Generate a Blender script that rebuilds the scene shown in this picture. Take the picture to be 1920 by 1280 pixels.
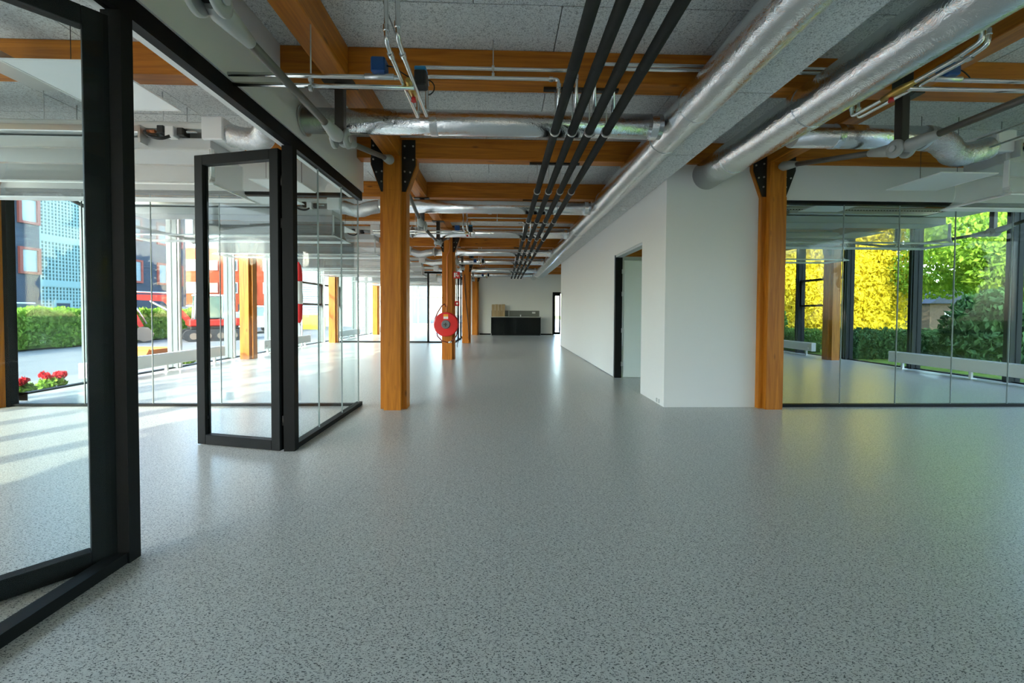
import bpy, math, random
from mathutils import Vector, Matrix, Euler
random.seed(7)
for o in list(bpy.data.objects): bpy.data.objects.remove(o)
scene = bpy.context.scene
col = scene.collection
R = math.radians

# ------------------------------------------------------------------ camera
F_PX = 761.8
YAW, PITCH, ROLL = R(1.691), R(1.343), R(-0.304)      # right, down, roll
cd = bpy.data.cameras.new('camera'); cam = bpy.data.objects.new('camera', cd); col.objects.link(cam)
cd.sensor_fit = 'HORIZONTAL'; cd.sensor_width = 36.0; cd.lens = 36.0 * F_PX / 1920.0
cd.shift_x = -3.5 / 1920.0; cd.shift_y = -39.6 / 1920.0
cd.clip_start = 0.05; cd.clip_end = 500
fw = Vector((math.sin(YAW) * math.cos(PITCH), math.cos(YAW) * math.cos(PITCH), -math.sin(PITCH)))
rt = Vector((math.cos(YAW), -math.sin(YAW), 0)); dn = fw.cross(rt)
rt2 = rt * math.cos(ROLL) + dn * math.sin(ROLL); dn2 = dn * math.cos(ROLL) - rt * math.sin(ROLL)
M3 = Matrix((rt2, -dn2, -fw)).transposed()
cam.matrix_world = Matrix.Translation((0, 0, 1.19)) @ M3.to_4x4()
scene.camera = cam

# ------------------------------------------------------------------ world, sun, exposure
SUN_EL, SUN_AZ = R(24), R(29)          # the sun travels towards +Y, turned 29 degrees to +X
w = bpy.data.worlds.new('sky'); scene.world = w; w.use_nodes = True
nt = w.node_tree; nt.nodes.clear()
sky = nt.nodes.new('ShaderNodeTexSky'); sky.sky_type = 'NISHITA'; sky.sun_disc = False
sky.sun_elevation = R(32); sky.sun_rotation = R(180) + SUN_AZ
sky.air_density = 1.0; sky.dust_density = 1.5; sky.ozone_density = 1.0
bg = nt.nodes.new('ShaderNodeBackground'); bg.inputs[1].default_value = 0.6
wo = nt.nodes.new('ShaderNodeOutputWorld')
nt.links.new(sky.outputs[0], bg.inputs[0]); nt.links.new(bg.outputs[0], wo.inputs[0])
sd = bpy.data.lights.new('sun', 'SUN'); sun = bpy.data.objects.new('sun', sd); col.objects.link(sun)
sd.energy = 2.6; sd.angle = R(0.6); sd.color = (1.0, 0.9, 0.72)
sdir = Vector((math.sin(SUN_AZ) * math.cos(SUN_EL), math.cos(SUN_AZ) * math.cos(SUN_EL), -math.sin(SUN_EL)))
sun.rotation_euler = sdir.to_track_quat('-Z', 'Y').to_euler()
sun.location = (-20, -30, 20)
vs = scene.view_settings
scene.display_settings.display_device = 'sRGB'
vs.view_transform = 'Standard'; vs.look = 'None'; vs.gamma = 1.0; vs.use_curve_mapping = False
vs.exposure = 2.36

# ------------------------------------------------------------------ helpers
def tag(o, label=None, cat=None, group=None, kind=None):
    if label: o['label'] = label
    if cat: o['category'] = cat
    if group: o['group'] = group
    if kind: o['kind'] = kind
    return o

def thing(name, loc, label, cat, group=None, rz=0.0, kind=None):
    o = bpy.data.objects.new(name, None); col.objects.link(o)
    o.empty_display_size = 0.1
    o.location = loc; o.rotation_euler = (0, 0, rz)
    return tag(o, label, cat, group, kind)

def origin_of(o):
    v = Vector((0, 0, 0))
    while o is not None:
        v += o.location; o = o.parent
    return v

class MB:
    def __init__(s): s.v = []; s.f = []; s.sm = []
    def add(s, vs, fs, smooth=False):
        n = len(s.v); s.v += [Vector(p) for p in vs]
        for f in fs: s.f.append([i + n for i in f]); s.sm.append(smooth)
        return s
    def box(s, x0, x1, y0, y1, z0, z1):
        return s.add([(x0,y0,z0),(x1,y0,z0),(x1,y1,z0),(x0,y1,z0),(x0,y0,z1),(x1,y0,z1),(x1,y1,z1),(x0,y1,z1)],
                     [(0,3,2,1),(4,5,6,7),(0,1,5,4),(1,2,6,5),(2,3,7,6),(3,0,4,7)])
    def bbox(s, x0, x1, y0, y1, z0, z1, b=0.006):
        """box with chamfered edges along all twelve edges"""
        X, Y, Z = (x0, x1), (y0, y1), (z0, z1)
        vs = []; idx = {}
        for i in (0, 1):
            for j in (0, 1):
                for k in (0, 1):
                    sx, sy, sz = (1 - 2*i), (1 - 2*j), (1 - 2*k)
                    for a in range(3):
                        p = [X[i] + sx*b, Y[j] + sy*b, Z[k] + sz*b]
                        p[a] = (X, Y, Z)[a][(i, j, k)[a]]
                        idx[(i, j, k, a)] = len(vs); vs.append(p)
        fs = []
        for a in range(3):
            u, v = (a + 1) % 3, (a + 2) % 3
            for e in (0, 1):
                q = []
                for (du, dv) in ((0,0),(1,0),(1,1),(0,1)):
                    c = [0,0,0]; c[a] = e; c[u] = du; c[v] = dv; q.append(idx[(*c, a)])
                fs.append(q if e else q[::-1])
        for a in range(3):           # edge along a
            u, v = (a + 1) % 3, (a + 2) % 3
            for du in (0, 1):
                for dv in (0, 1):
                    c0 = [0,0,0]; c1 = [0,0,0]; c0[u] = c1[u] = du; c0[v] = c1[v] = dv; c0[a] = 0; c1[a] = 1
                    q = [idx[(*c0, u)], idx[(*c1, u)], idx[(*c1, v)], idx[(*c0, v)]]
                    fs.append(q if du == dv else q[::-1])
        for i in (0, 1):
            for j in (0, 1):
                for k in (0, 1):
                    q = [idx[(i,j,k,0)], idx[(i,j,k,1)], idx[(i,j,k,2)]]
                    fs.append(q if (i + j + k) % 2 == 1 else q[::-1])
        return s.add(vs, fs)
    def tube(s, path, r, seg=12, caps=True, smooth=True):
        path = [Vector(p) for p in path]; n = len(path)
        rs = r if isinstance(r, (list, tuple)) else [r] * n
        t0 = (path[1] - path[0]).normalized()
        up = Vector((0, 0, 1)) if abs(t0.z) < 0.9 else Vector((1, 0, 0))
        u = t0.cross(up).normalized()
        vs = []; prev = t0
        for i in range(n):
            t = (path[min(i+1, n-1)] - path[max(i-1, 0)])
            t = t.normalized() if t.length > 1e-9 else prev
            u = (u - t * u.dot(t)).normalized(); vv = t.cross(u)
            # mitre
            k = 1.0
            if 0 < i < n - 1:
                a = (path[i] - path[i-1]).normalized(); k = 1.0 / max(0.6, a.dot(t))
            for j in range(seg):
                an = 2 * math.pi * j / seg
                vs.append(path[i] + (u * math.cos(an) + vv * math.sin(an)) * rs[i] * (k if k < 1.2 else 1.15))
            prev = t
        fs = []
        for i in range(n - 1):
            for j in range(seg):
                a, b = i*seg + j, i*seg + (j+1) % seg
                fs.append((a, b, b + seg, a + seg))
        s.add(vs, fs, smooth)
        if caps:
            m = len(s.v) - len(vs)
            s.f.append([m + j for j in range(seg)][::-1]); s.sm.append(False)
            s.f.append([m + (n-1)*seg + j for j in range(seg)]); s.sm.append(False)
        return s
    def ring(s, c, axis, r0, r1, h, seg=24):
        """flat washer of inner radius r0, outer r1, thickness h, centred on c along axis"""
        c = Vector(c); ax = Vector(axis).normalized()
        up = Vector((0,0,1)) if abs(ax.z) < .9 else Vector((1,0,0))
        u = ax.cross(up).normalized(); v = ax.cross(u)
        vs = []
        for j in range(seg):
            a = 2*math.pi*j/seg; d = u*math.cos(a) + v*math.sin(a)
            vs += [c + d*r0 - ax*h/2, c + d*r1 - ax*h/2, c + d*r1 + ax*h/2, c + d*r0 + ax*h/2]
        fs = []
        for j in range(seg):
            a = 4*j; b = 4*((j+1) % seg)
            for k in range(4): fs.append((a+k, b+k, b+(k+1) % 4, a+(k+1) % 4))
        return s.add(vs, fs, False)
    def prism(s, pts, axis, a0, a1):
        """polygon pts (2D) extruded along axis: 'x' pts=(y,z), 'y' pts=(x,z), 'z' pts=(x,y)"""
        def mk(p, a):
            return {'x': (a, p[0], p[1]), 'y': (p[0], a, p[1]), 'z': (p[0], p[1], a)}[axis]
        n = len(pts); vs = [mk(p, a0) for p in pts] + [mk(p, a1) for p in pts]
        fs = [list(range(n))[::-1], [i + n for i in range(n)]]
        for i in range(n): fs.append((i, (i+1) % n, n + (i+1) % n, n + i))
        return s.add(vs, fs)
    def loft(s, rings, smooth=False, close=True, caps=True):
        n = len(rings[0]); vs = [p for r in rings for p in r]; fs = []
        for i in range(len(rings) - 1):
            for j in range(n if close else n - 1):
                a, b = i*n + j, i*n + (j+1) % n
                fs.append((a, b, b+n, a+n))
        if caps:
            fs.append(list(range(n))[::-1]); fs.append([(len(rings)-1)*n + j for j in range(n)])
        return s.add(vs, fs, smooth)
    def ball(s, c, r, seg=12, rings=8):
        c = Vector(c); rr = r if isinstance(r, (tuple, list)) else (r, r, r)
        vs = []
        for i in range(1, rings):
            t = math.pi*i/rings
            for j in range(seg):
                a = 2*math.pi*j/seg
                vs.append(c + Vector((rr[0]*math.sin(t)*math.cos(a), rr[1]*math.sin(t)*math.sin(a), rr[2]*math.cos(t))))
        n = len(vs); vs += [c + Vector((0,0,rr[2])), c - Vector((0,0,rr[2]))]
        fs = []
        for i in range(rings - 2):
            for j in range(seg):
                a, b = i*seg+j, i*seg+(j+1) % seg
                fs.append((a, a+seg, b+seg, b))
        for j in range(seg):
            fs.append((n, j, (j+1) % seg)); k = (rings-2)*seg
            fs.append((n+1, k+(j+1) % seg, k+j))
        return s.add(vs, fs, True)
    def mesh(s, name, origin=(0, 0, 0)):
        me = bpy.data.meshes.new(name); o = Vector(origin)
        me.from_pydata([tuple(v - o) for v in s.v], [], s.f)
        me.polygons.foreach_set('use_smooth', s.sm); me.update()
        return me
    def build(s, name, mat, parent=None, origin=None, local=False, fix=True):
        org = Vector((0, 0, 0)) if local else (Vector(origin) if origin is not None else (origin_of(parent) if parent else Vector((0, 0, 0))))
        me = s.mesh(name, org)
        if fix: fix_normals(me)
        me.materials.append(MAT[mat]); o = bpy.data.objects.new(name, me); col.objects.link(o)
        if parent: o.parent = parent
        elif not local: o.location = org
        return o

def fix_normals(me):
    import bmesh
    bm = bmesh.new(); bm.from_mesh(me); bmesh.ops.recalc_face_normals(bm, faces=bm.faces[:]); bm.to_mesh(me); bm.free()

def mesh_obj(name, me, mat, parent=None, loc=(0, 0, 0)):
    if not me.materials: me.materials.append(MAT[mat])
    o = bpy.data.objects.new(name, me); col.objects.link(o); o.parent = parent; o.location = loc
    return o

def copy_tree(o, parent=None):
    c = o.copy(); col.objects.link(c); c.parent = parent
    for ch in list(o.children): copy_tree(ch, c)
    return c

def arc(c, r, a0, a1, n, plane='xz'):
    out = []
    for i in range(n + 1):
        a = R(a0 + (a1 - a0)*i/n); p, q = r*math.cos(a), r*math.sin(a)
        out.append({'xz': (c[0]+p, c[1], c[2]+q), 'yz': (c[0], c[1]+p, c[2]+q), 'xy': (c[0]+p, c[1]+q, c[2])}[plane])
    return out

def bend(pts, r=0.03, n=4):
    """round the corners of a polyline"""
    pts = [Vector(p) for p in pts]; out = [pts[0]]
    for i in range(1, len(pts) - 1):
        a = (pts[i-1] - pts[i]).normalized(); b = (pts[i+1] - pts[i]).normalized()
        rr = min(r, (pts[i-1]-pts[i]).length*.45, (pts[i+1]-pts[i]).length*.45)
        p0, p2 = pts[i] + a*rr, pts[i] + b*rr
        for k in range(n + 1):
            t = k/n; out.append(p0*(1-t)**2 + pts[i]*2*t*(1-t) + p2*t*t)
    out.append(pts[-1]); return out

ORD = ['zeroth', 'first', 'second', 'third', 'fourth', 'fifth', 'sixth', 'seventh', 'eighth', 'ninth', 'tenth', 'eleventh', 'twelfth', 'thirteenth', 'fourteenth']

# ------------------------------------------------------------------ materials
MAT = {}
def nodes(name):
    m = bpy.data.materials.new(name); m.use_nodes = True; MAT[name] = m
    n = m.node_tree; b = n.nodes['Principled BSDF']
    return m, n, b
def plain(name, c, rough=0.5, metal=0.0, spec=0.5, bump=None, var=0.0, varscale=3.0, coat=0.0):
    m, n, b = nodes(name)
    b.inputs['Base Color'].default_value = (*c, 1); b.inputs['Roughness'].default_value = rough
    b.inputs['Metallic'].default_value = metal; b.inputs['Specular IOR Level'].default_value = spec
    b.inputs['Coat Weight'].default_value = coat
    geo = None
    if bump or var:
        geo = n.nodes.new('ShaderNodeNewGeometry')
    if var:
        t = n.nodes.new('ShaderNodeTexNoise'); t.inputs['Scale'].default_value = varscale; t.inputs['Detail'].default_value = 4
        n.links.new(geo.outputs['Position'], t.inputs['Vector'])
        r = n.nodes.new('ShaderNodeMapRange'); r.inputs[1].default_value = .3; r.inputs[2].default_value = .7
        r.inputs[3].default_value = 1 - var; r.inputs[4].default_value = 1 + var
        n.links.new(t.outputs[0], r.inputs[0])
        mx = n.nodes.new('ShaderNodeVectorMath'); mx.operation = 'SCALE'; mx.inputs[0].default_value = c
        n.links.new(r.outputs[0], mx.inputs['Scale']); n.links.new(mx.outputs[0], b.inputs['Base Color'])
    if bump:
        t2 = n.nodes.new('ShaderNodeTexNoise'); t2.inputs['Scale'].default_value = bump[0]; t2.inputs['Detail'].default_value = 3
        n.links.new(geo.outputs['Position'], t2.inputs['Vector'])
        bp = n.nodes.new('ShaderNodeBump'); bp.inputs['Strength'].default_value = bump[1]; bp.inputs['Distance'].default_value = bump[2]
        n.links.new(t2.outputs[0], bp.inputs['Height']); n.links.new(bp.outputs[0], b.inputs['Normal'])
    return m

def wood(name, axis, dark, light):
    m, n, b = nodes(name)
    geo = n.nodes.new('ShaderNodeNewGeometry'); mp = n.nodes.new('ShaderNodeMapping')
    sc = [14.0, 14.0, 14.0]; sc['xyz'.index(axis)] = 0.8
    mp.inputs['Scale'].default_value = sc
    n.links.new(geo.outputs['Position'], mp.inputs['Vector'])
    t = n.nodes.new('ShaderNodeTexNoise'); t.inputs['Scale'].default_value = 1.6; t.inputs['Detail'].default_value = 6; t.inputs['Distortion'].default_value = 1.2
    n.links.new(mp.outputs[0], t.inputs['Vector'])
    cr = n.nodes.new('ShaderNodeValToRGB'); cr.color_ramp.elements[0].position = .3; cr.color_ramp.elements[1].position = .72
    cr.color_ramp.elements[0].color = (*dark, 1); cr.color_ramp.elements[1].color = (*light, 1)
    n.links.new(t.outputs[0], cr.inputs[0])
    # knots
    v = n.nodes.new('ShaderNodeTexVoronoi'); v.inputs['Scale'].default_value = 1.0
    mp2 = n.nodes.new('ShaderNodeMapping'); s2 = [7.0, 7.0, 7.0]; s2['xyz'.index(axis)] = 2.2; mp2.inputs['Scale'].default_value = s2
    n.links.new(geo.outputs['Position'], mp2.inputs['Vector']); n.links.new(mp2.outputs[0], v.inputs['Vector'])
    mr = n.nodes.new('ShaderNodeMapRange'); mr.inputs[1].default_value = .05; mr.inputs[2].default_value = .13; mr.inputs[3].default_value = .45; mr.inputs[4].default_value = 1.0
    n.links.new(v.outputs['Distance'], mr.inputs[0])
    sc_ = n.nodes.new('ShaderNodeVectorMath'); sc_.operation = 'SCALE'
    n.links.new(cr.outputs[0], sc_.inputs[0]); n.links.new(mr.outputs[0], sc_.inputs['Scale'])
    n.links.new(sc_.outputs[0], b.inputs['Base Color'])
    b.inputs['Roughness'].default_value = .42; b.inputs['Specular IOR Level'].default_value = .35
    bp = n.nodes.new('ShaderNodeBump'); bp.inputs['Strength'].default_value = .12; bp.inputs['Distance'].default_value = .004
    n.links.new(t.outputs[0], bp.inputs['Height']); n.links.new(bp.outputs[0], b.inputs['Normal'])

WD, WL = (0.38, 0.110, 0.007), (0.64, 0.225, 0.020)
for ax in 'xyz': wood('wood_' + ax, ax, WD, WL)
wood('oak_board', 'z', (.33, .22, .11), (.47, .34, .19))

def foil(name, rough, scale, strength):
    m, n, b = nodes(name)
    b.inputs['Base Color'].default_value = (.80, .81, .82, 1); b.inputs['Metallic'].default_value = 1.0
    b.inputs['Roughness'].default_value = rough
    geo = n.nodes.new('ShaderNodeNewGeometry')
    t = n.nodes.new('ShaderNodeTexNoise'); t.inputs['Scale'].default_value = scale; t.inputs['Detail'].default_value = 4; t.inputs['Distortion'].default_value = 2.5
    n.links.new(geo.outputs['Position'], t.inputs['Vector'])
    t2 = n.nodes.new('ShaderNodeTexVoronoi'); t2.inputs['Scale'].default_value = scale*.7
    n.links.new(geo.outputs['Position'], t2.inputs['Vector'])
    sb = n.nodes.new('ShaderNodeMath'); sb.operation = 'SUBTRACT'; sb.inputs[1].default_value = .5
    ab = n.nodes.new('ShaderNodeMath'); ab.operation = 'ABSOLUTE'
    po = n.nodes.new('ShaderNodeMath'); po.operation = 'POWER'; po.inputs[1].default_value = .6
    n.links.new(t.outputs[0], sb.inputs[0]); n.links.new(sb.outputs[0], ab.inputs[0]); n.links.new(ab.outputs[0], po.inputs[0])
    ad = n.nodes.new('ShaderNodeMath'); ad.operation = 'MULTIPLY_ADD'; ad.inputs[1].default_value = .25
    n.links.new(t2.outputs['Distance'], ad.inputs[0]); n.links.new(po.outputs[0], ad.inputs[2])
    bp = n.nodes.new('ShaderNodeBump'); bp.inputs['Strength'].default_value = strength; bp.inputs['Distance'].default_value = .012
    n.links.new(ad.outputs[0], bp.inputs['Height']); n.links.new(bp.outputs[0], b.inputs['Normal'])
foil('foil', .16, 14, .24)
foil('foil_crumpled', .18, 40, .6)

def glass(name, tint, refl=0.05, graze=.4):
    m = bpy.data.materials.new(name); m.use_nodes = True; MAT[name] = m
    n = m.node_tree; n.nodes.clear()
    out = n.nodes.new('ShaderNodeOutputMaterial'); tr = n.nodes.new('ShaderNodeBsdfTransparent'); gl = n.nodes.new('ShaderNodeBsdfGlossy')
    tr.inputs[0].default_value = (*tint, 1); gl.inputs['Roughness'].default_value = 0.0; gl.inputs[0].default_value = (1, 1, 1, 1)
    lw = n.nodes.new('ShaderNodeLayerWeight'); lw.inputs[0].default_value = .5
    pw = n.nodes.new('ShaderNodeMath'); pw.operation = 'POWER'; pw.inputs[1].default_value = 5.0
    ma = n.nodes.new('ShaderNodeMath'); ma.operation = 'MULTIPLY_ADD'; ma.inputs[1].default_value = graze; ma.inputs[2].default_value = refl
    mx = n.nodes.new('ShaderNodeMixShader')
    n.links.new(lw.outputs['Facing'], pw.inputs[0]); n.links.new(pw.outputs[0], ma.inputs[0]); n.links.new(ma.outputs[0], mx.inputs[0])
    n.links.new(tr.outputs[0], mx.inputs[1]); n.links.new(gl.outputs[0], mx.inputs[2]); n.links.new(mx.outputs[0], out.inputs[0])
glass('glass_clear', (.95, .98, .98), .007, .3)
glass('glass_facade', (.71, .74, .73), .010, .2)
plain('glass_dark', (.10, .13, .14), .08, 0, .8)
plain('glass_sky', (.22, .31, .33), .12, 0, .8)

def floor_mat():
    m, n, b = nodes('speckled_vinyl')
    geo = n.nodes.new('ShaderNodeNewGeometry')
    last = None
    for i, (ang, sx, sy, th) in enumerate(((20, 78, 205, .672), (80, 83, 215, .677), (140, 72, 195, .677), (55, 140, 150, .70))):
        mp = n.nodes.new('ShaderNodeMapping'); mp.inputs['Rotation'].default_value = (0, 0, R(ang)); mp.inputs['Scale'].default_value = (sx, sy, 1)
        mp.inputs['Location'].default_value = (i*3.7, i*1.3, 0)
        n.links.new(geo.outputs['Position'], mp.inputs['Vector'])
        t = n.nodes.new('ShaderNodeTexNoise'); t.noise_dimensions = '2D'; t.inputs['Scale'].default_value = 1.0; t.inputs['Detail'].default_value = 1.0
        n.links.new(mp.outputs[0], t.inputs['Vector'])
        r = n.nodes.new('ShaderNodeMapRange'); r.inputs[1].default_value = th; r.inputs[2].default_value = th + .045
        n.links.new(t.outputs[0], r.inputs[0])
        if last is None: last = r.outputs[0]
        else:
            mx = n.nodes.new('ShaderNodeMath'); mx.operation = 'MAXIMUM'
            n.links.new(last, mx.inputs[0]); n.links.new(r.outputs[0], mx.inputs[1]); last = mx.outputs[0]
    big = n.nodes.new('ShaderNodeTexNoise'); big.inputs['Scale'].default_value = 35; big.inputs['Detail'].default_value = 4
    n.links.new(geo.outputs['Position'], big.inputs['Vector'])
    cr = n.nodes.new('ShaderNodeValToRGB'); cr.color_ramp.elements[0].position = .35; cr.color_ramp.elements[1].position = .65
    cr.color_ramp.elements[0].color = (.55, .54, .49, 1); cr.color_ramp.elements[1].color = (.63, .62, .565, 1)
    n.links.new(big.outputs[0], cr.inputs[0])
    mx = n.nodes.new('ShaderNodeMix'); mx.data_type = 'RGBA'
    n.links.new(last, mx.inputs['Factor']); n.links.new(cr.outputs[0], mx.inputs['A']); mx.inputs['B'].default_value = (.06, .065, .06, 1)
    n.links.new(mx.outputs['Result'], b.inputs['Base Color'])
    b.inputs['Roughness'].default_value = .30; b.inputs['Specular IOR Level'].default_value = .5
    bp = n.nodes.new('ShaderNodeBump'); bp.inputs['Strength'].default_value = .08; bp.inputs['Distance'].default_value = .002
    n.links.new(big.outputs[0], bp.inputs['Height']); n.links.new(bp.outputs[0], b.inputs['Normal'])
floor_mat()

def woodwool():
    m, n, b = nodes('wood_wool')
    geo = n.nodes.new('ShaderNodeNewGeometry')
    t = n.nodes.new('ShaderNodeTexNoise'); t.inputs['Scale'].default_value = 55; t.inputs['Detail'].default_value = 3; t.inputs['Distortion'].default_value = 2.0
    n.links.new(geo.outputs['Position'], t.inputs['Vector'])
    cr = n.nodes.new('ShaderNodeValToRGB'); cr.color_ramp.elements[0].position = .34; cr.color_ramp.elements[1].position = .52
    cr.color_ramp.elements[0].color = (.36, .37, .37, 1); cr.color_ramp.elements[1].color = (.78, .79, .78, 1)
    n.links.new(t.outputs[0], cr.inputs[0]); n.links.new(cr.outputs[0], b.inputs['Base Color'])
    b.inputs['Roughness'].default_value = .95; b.inputs['Specular IOR Level'].default_value = .1
    bp = n.nodes.new('ShaderNodeBump'); bp.inputs['Strength'].default_value = .4; bp.inputs['Distance'].default_value = .004
    n.links.new(t.outputs[0], bp.inputs['Height']); n.links.new(bp.outputs[0], b.inputs['Normal'])
woodwool()

def leafmat(name, c1, c2, trans=.35):
    m, n, b = nodes(name)
    oi = n.nodes.new('ShaderNodeNewGeometry'); t = n.nodes.new('ShaderNodeTexNoise'); t.inputs['Scale'].default_value = 5; t.inputs['Detail'].default_value = 5
    n.links.new(oi.outputs['Position'], t.inputs['Vector'])
    cr = n.nodes.new('ShaderNodeValToRGB'); cr.color_ramp.elements[0].position = .35; cr.color_ramp.elements[1].position = .65
    cr.color_ramp.elements[0].color = (*c1, 1); cr.color_ramp.elements[1].color = (*c2, 1)
    n.links.new(t.outputs[0], cr.inputs[0]); n.links.new(cr.outputs[0], b.inputs['Base Color'])
    b.inputs['Roughness'].default_value = .6; b.inputs['Specular IOR Level'].default_value = .1
    tl = n.nodes.new('ShaderNodeBsdfTranslucent'); n.links.new(cr.outputs[0], tl.inputs[0])
    mx = n.nodes.new('ShaderNodeMixShader'); mx.inputs[0].default_value = trans
    out = n.nodes['Material Output']
    n.links.new(b.outputs[0], mx.inputs[1]); n.links.new(tl.outputs[0], mx.inputs[2]); n.links.new(mx.outputs[0], out.inputs[0])
leafmat('leaf_golden', (.50, .44, .02), (.82, .70, .05), .4)
leafmat('leaf_fresh', (.14, .30, .03), (.34, .50, .06), .4)
leafmat('leaf_hedge', (.15, .29, .03), (.34, .50, .07), .4)
leafmat('leaf_dark', (.025, .075, .03), (.06, .15, .05), .2)
leafmat('leaf_mid', (.05, .14, .03), (.12, .26, .05), .3)
leafmat('petal_red', (.60, .02, .03), (.80, .05, .06), .2)

def hazymat():
    m = bpy.data.materials.new('hazy_acrylic'); m.use_nodes = True; MAT['hazy_acrylic'] = m
    n = m.node_tree; n.nodes.clear()
    out = n.nodes.new('ShaderNodeOutputMaterial'); tr = n.nodes.new('ShaderNodeBsdfTransparent'); d = n.nodes.new('ShaderNodeBsdfPrincipled'); mx = n.nodes.new('ShaderNodeMixShader')
    d.inputs['Base Color'].default_value = (.80, .81, .80, 1); d.inputs['Roughness'].default_value = .3; mx.inputs[0].default_value = .2
    n.links.new(tr.outputs[0], mx.inputs[1]); n.links.new(d.outputs[0], mx.inputs[2]); n.links.new(mx.outputs[0], out.inputs[0])
hazymat()
def fill_blindmat():  # translucent fabric for the added blinds that spread soft fill light
    m = bpy.data.materials.new('fill_blind_fabric'); m.use_nodes = True; MAT['fill_blind_fabric'] = m
    n = m.node_tree; n.nodes.clear()
    out = n.nodes.new('ShaderNodeOutputMaterial'); d = n.nodes.new('ShaderNodeBsdfDiffuse'); tl = n.nodes.new('ShaderNodeBsdfTranslucent'); mx = n.nodes.new('ShaderNodeMixShader')
    d.inputs[0].default_value = (.75, .76, .76, 1); tl.inputs[0].default_value = (.62, .57, .48, 1); mx.inputs[0].default_value = .18
    n.links.new(d.outputs[0], mx.inputs[1]); n.links.new(tl.outputs[0], mx.inputs[2]); n.links.new(mx.outputs[0], out.inputs[0])
fill_blindmat()
plain('white_wall', (.81, .795, .76), .85, 0, .2, bump=(90, .05, .002))
plain('white_paint', (.84, .84, .82), .45)
plain('panel_white', (.86, .87, .86), .5)
plain('board_white', (.78, .80, .77), .75, 0, .3)
plain('light_grey', (.55, .57, .57), .5)
plain('door_leaf', (.66, .73, .70), .5)
plain('black_frame', (.008, .009, .009), .5, 0, .12)
plain('black_steel', (.014, .014, .013), .5, 0, .4)
plain('dark_steel', (.06, .052, .045), .45, .5)
plain('bronze_rod', (.14, .125, .105), .45, .4)
plain('cast_grey', (.42, .43, .41), .5, .3, bump=(60, .15, .002))
plain('galvanised', (.62, .63, .62), .35, .9)
plain('chrome_pipe', (.78, .79, .78), .2, 1.0)
plain('pipe_insulation', (.032, .032, .030), .8, 0, .15, var=.15, varscale=8)
plain('brass', (.55, .36, .10), .3, 1.0)
plain('copper', (.60, .22, .10), .4, .8)
plain('blue_plastic', (.010, .065, .22), .4)
plain('blue_light', (.02, .20, .42), .4)
plain('black_plastic', (.015, .017, .017), .5)
plain('red_plastic', (.62, .015, .015), .4)
plain('hose_red', (.20, .03, .015), .55)
plain('reel_red', (.66, .012, .012), .32, coat=.3)
plain('hub_grey', (.16, .165, .17), .5)
plain('sticker_orange', (.85, .35, .02), .5)
plain('sticker_white', (.85, .80, .75), .5)
plain('joint_seal', (.30, .34, .33), .4)
plain('joint_grey', (.30, .31, .31), .9)
plain('underlay', (.16, .165, .16), .9)
plain('mullion_grey', (.15, .175, .18), .5, 0, .3)
plain('mullion_white', (.80, .81, .80), .5)
plain('aluminium', (.70, .71, .71), .35, .9)
plain('mullion_dark', (.018, .022, .024), .5, 0, .15)
plain('kitchen_black', (.008, .010, .010), .55, 0, .12)
plain('worktop', (.45, .44, .40), .35)
plain('splash_grey', (.16, .165, .14), .5)
plain('asphalt', (.20, .195, .185), .9, 0, .2, var=.12, varscale=1.5, bump=(120, .2, .003))
plain('lawn', (.12, .20, .035), .95, 0, .1, var=.35, varscale=4, bump=(90, .6, .02))
plain('gravel', (.30, .285, .26), .9, 0, .2, var=.25, varscale=14, bump=(60, .8, .02))
plain('slate_cladding', (.055, .065, .085), .75, 0, .3, var=.15, varscale=1.0)
plain('red_frame', (.28, .06, .04), .6)
plain('lattice_green', (.27, .38, .36), .8)
plain('lattice_back', (.05, .08, .085), .8)
plain('brick_red', (.50, .085, .035), .8, 0, .2, var=.08, varscale=6)
plain('coping_white', (.72, .70, .66), .7)
plain('siding', (.42, .44, .44), .6)
plain('machine_red', (.50, .022, .010), .5)
plain('cab_glass', (.16, .22, .17), .12, 0, .6)
plain('machine_grey', (.32, .34, .34), .5)
plain('rubber', (.03, .03, .03), .85)
plain('bucket_steel', (.20, .15, .11), .7)
plain('car_paint', (.62, .64, .66), .25, .3, coat=.5)
plain('orange_tarp', (.85, .22, .02), .6)
plain('bark', (.10, .07, .045), .9, var=.3, varscale=12)
plain('stem_green', (.10, .20, .05), .8)
plain('fabric_red', (.75, .012, .015), .7)
plain('fabric_white', (.78, .76, .72), .8)
plain('strap_blue', (.10, .32, .60), .6)
plain('yellow_paint', (.75, .60, .05), .6)
plain('cable', (.02, .02, .02), .6)
plain('floor_strip', (.02, .022, .022), .4)

# ------------------------------------------------------------------ grid of the building
XL, XA, XB, XR = -6.12, -1.30, 3.33, 8.30            # column rows
FL, FR = -6.62, 8.80                                  # facades
ZB, ZC = 3.00, 3.245                                  # underside of beams, ceiling
Y0, Y1 = -4.0, 24.4
BAY = 5.0/3.0

# ------------------------------------------------------------------ ground outside
tag(MB().box(-90, FL - .12, -60, 110, -.3, -.10).build('ground', 'asphalt', origin=(-30, 20, -.1)), 'grey asphalt yard outside the left windows', 'ground', kind='structure')
tag(MB().box(FR + .12, 90, -60, 110, -.3, -.10).build('ground', 'lawn', origin=(30, 20, -.1)), 'green lawn outside the right windows', 'ground', kind='structure')
tag(MB().box(FL - .12, FR + .12, Y1 + .1, 110, -.3, -.10).build('ground', 'gravel', origin=(0, 60, -.1)), 'pale gravel yard behind the far windows', 'ground', kind='structure')
tag(MB().box(FL - 1.5, FL - .12, -4, 24, -.10, -.07).build('ground', 'gravel', origin=(FL - .8, 8, -.1)), 'pale gravel strip along the foot of the left windows', 'ground', kind='structure')

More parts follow.
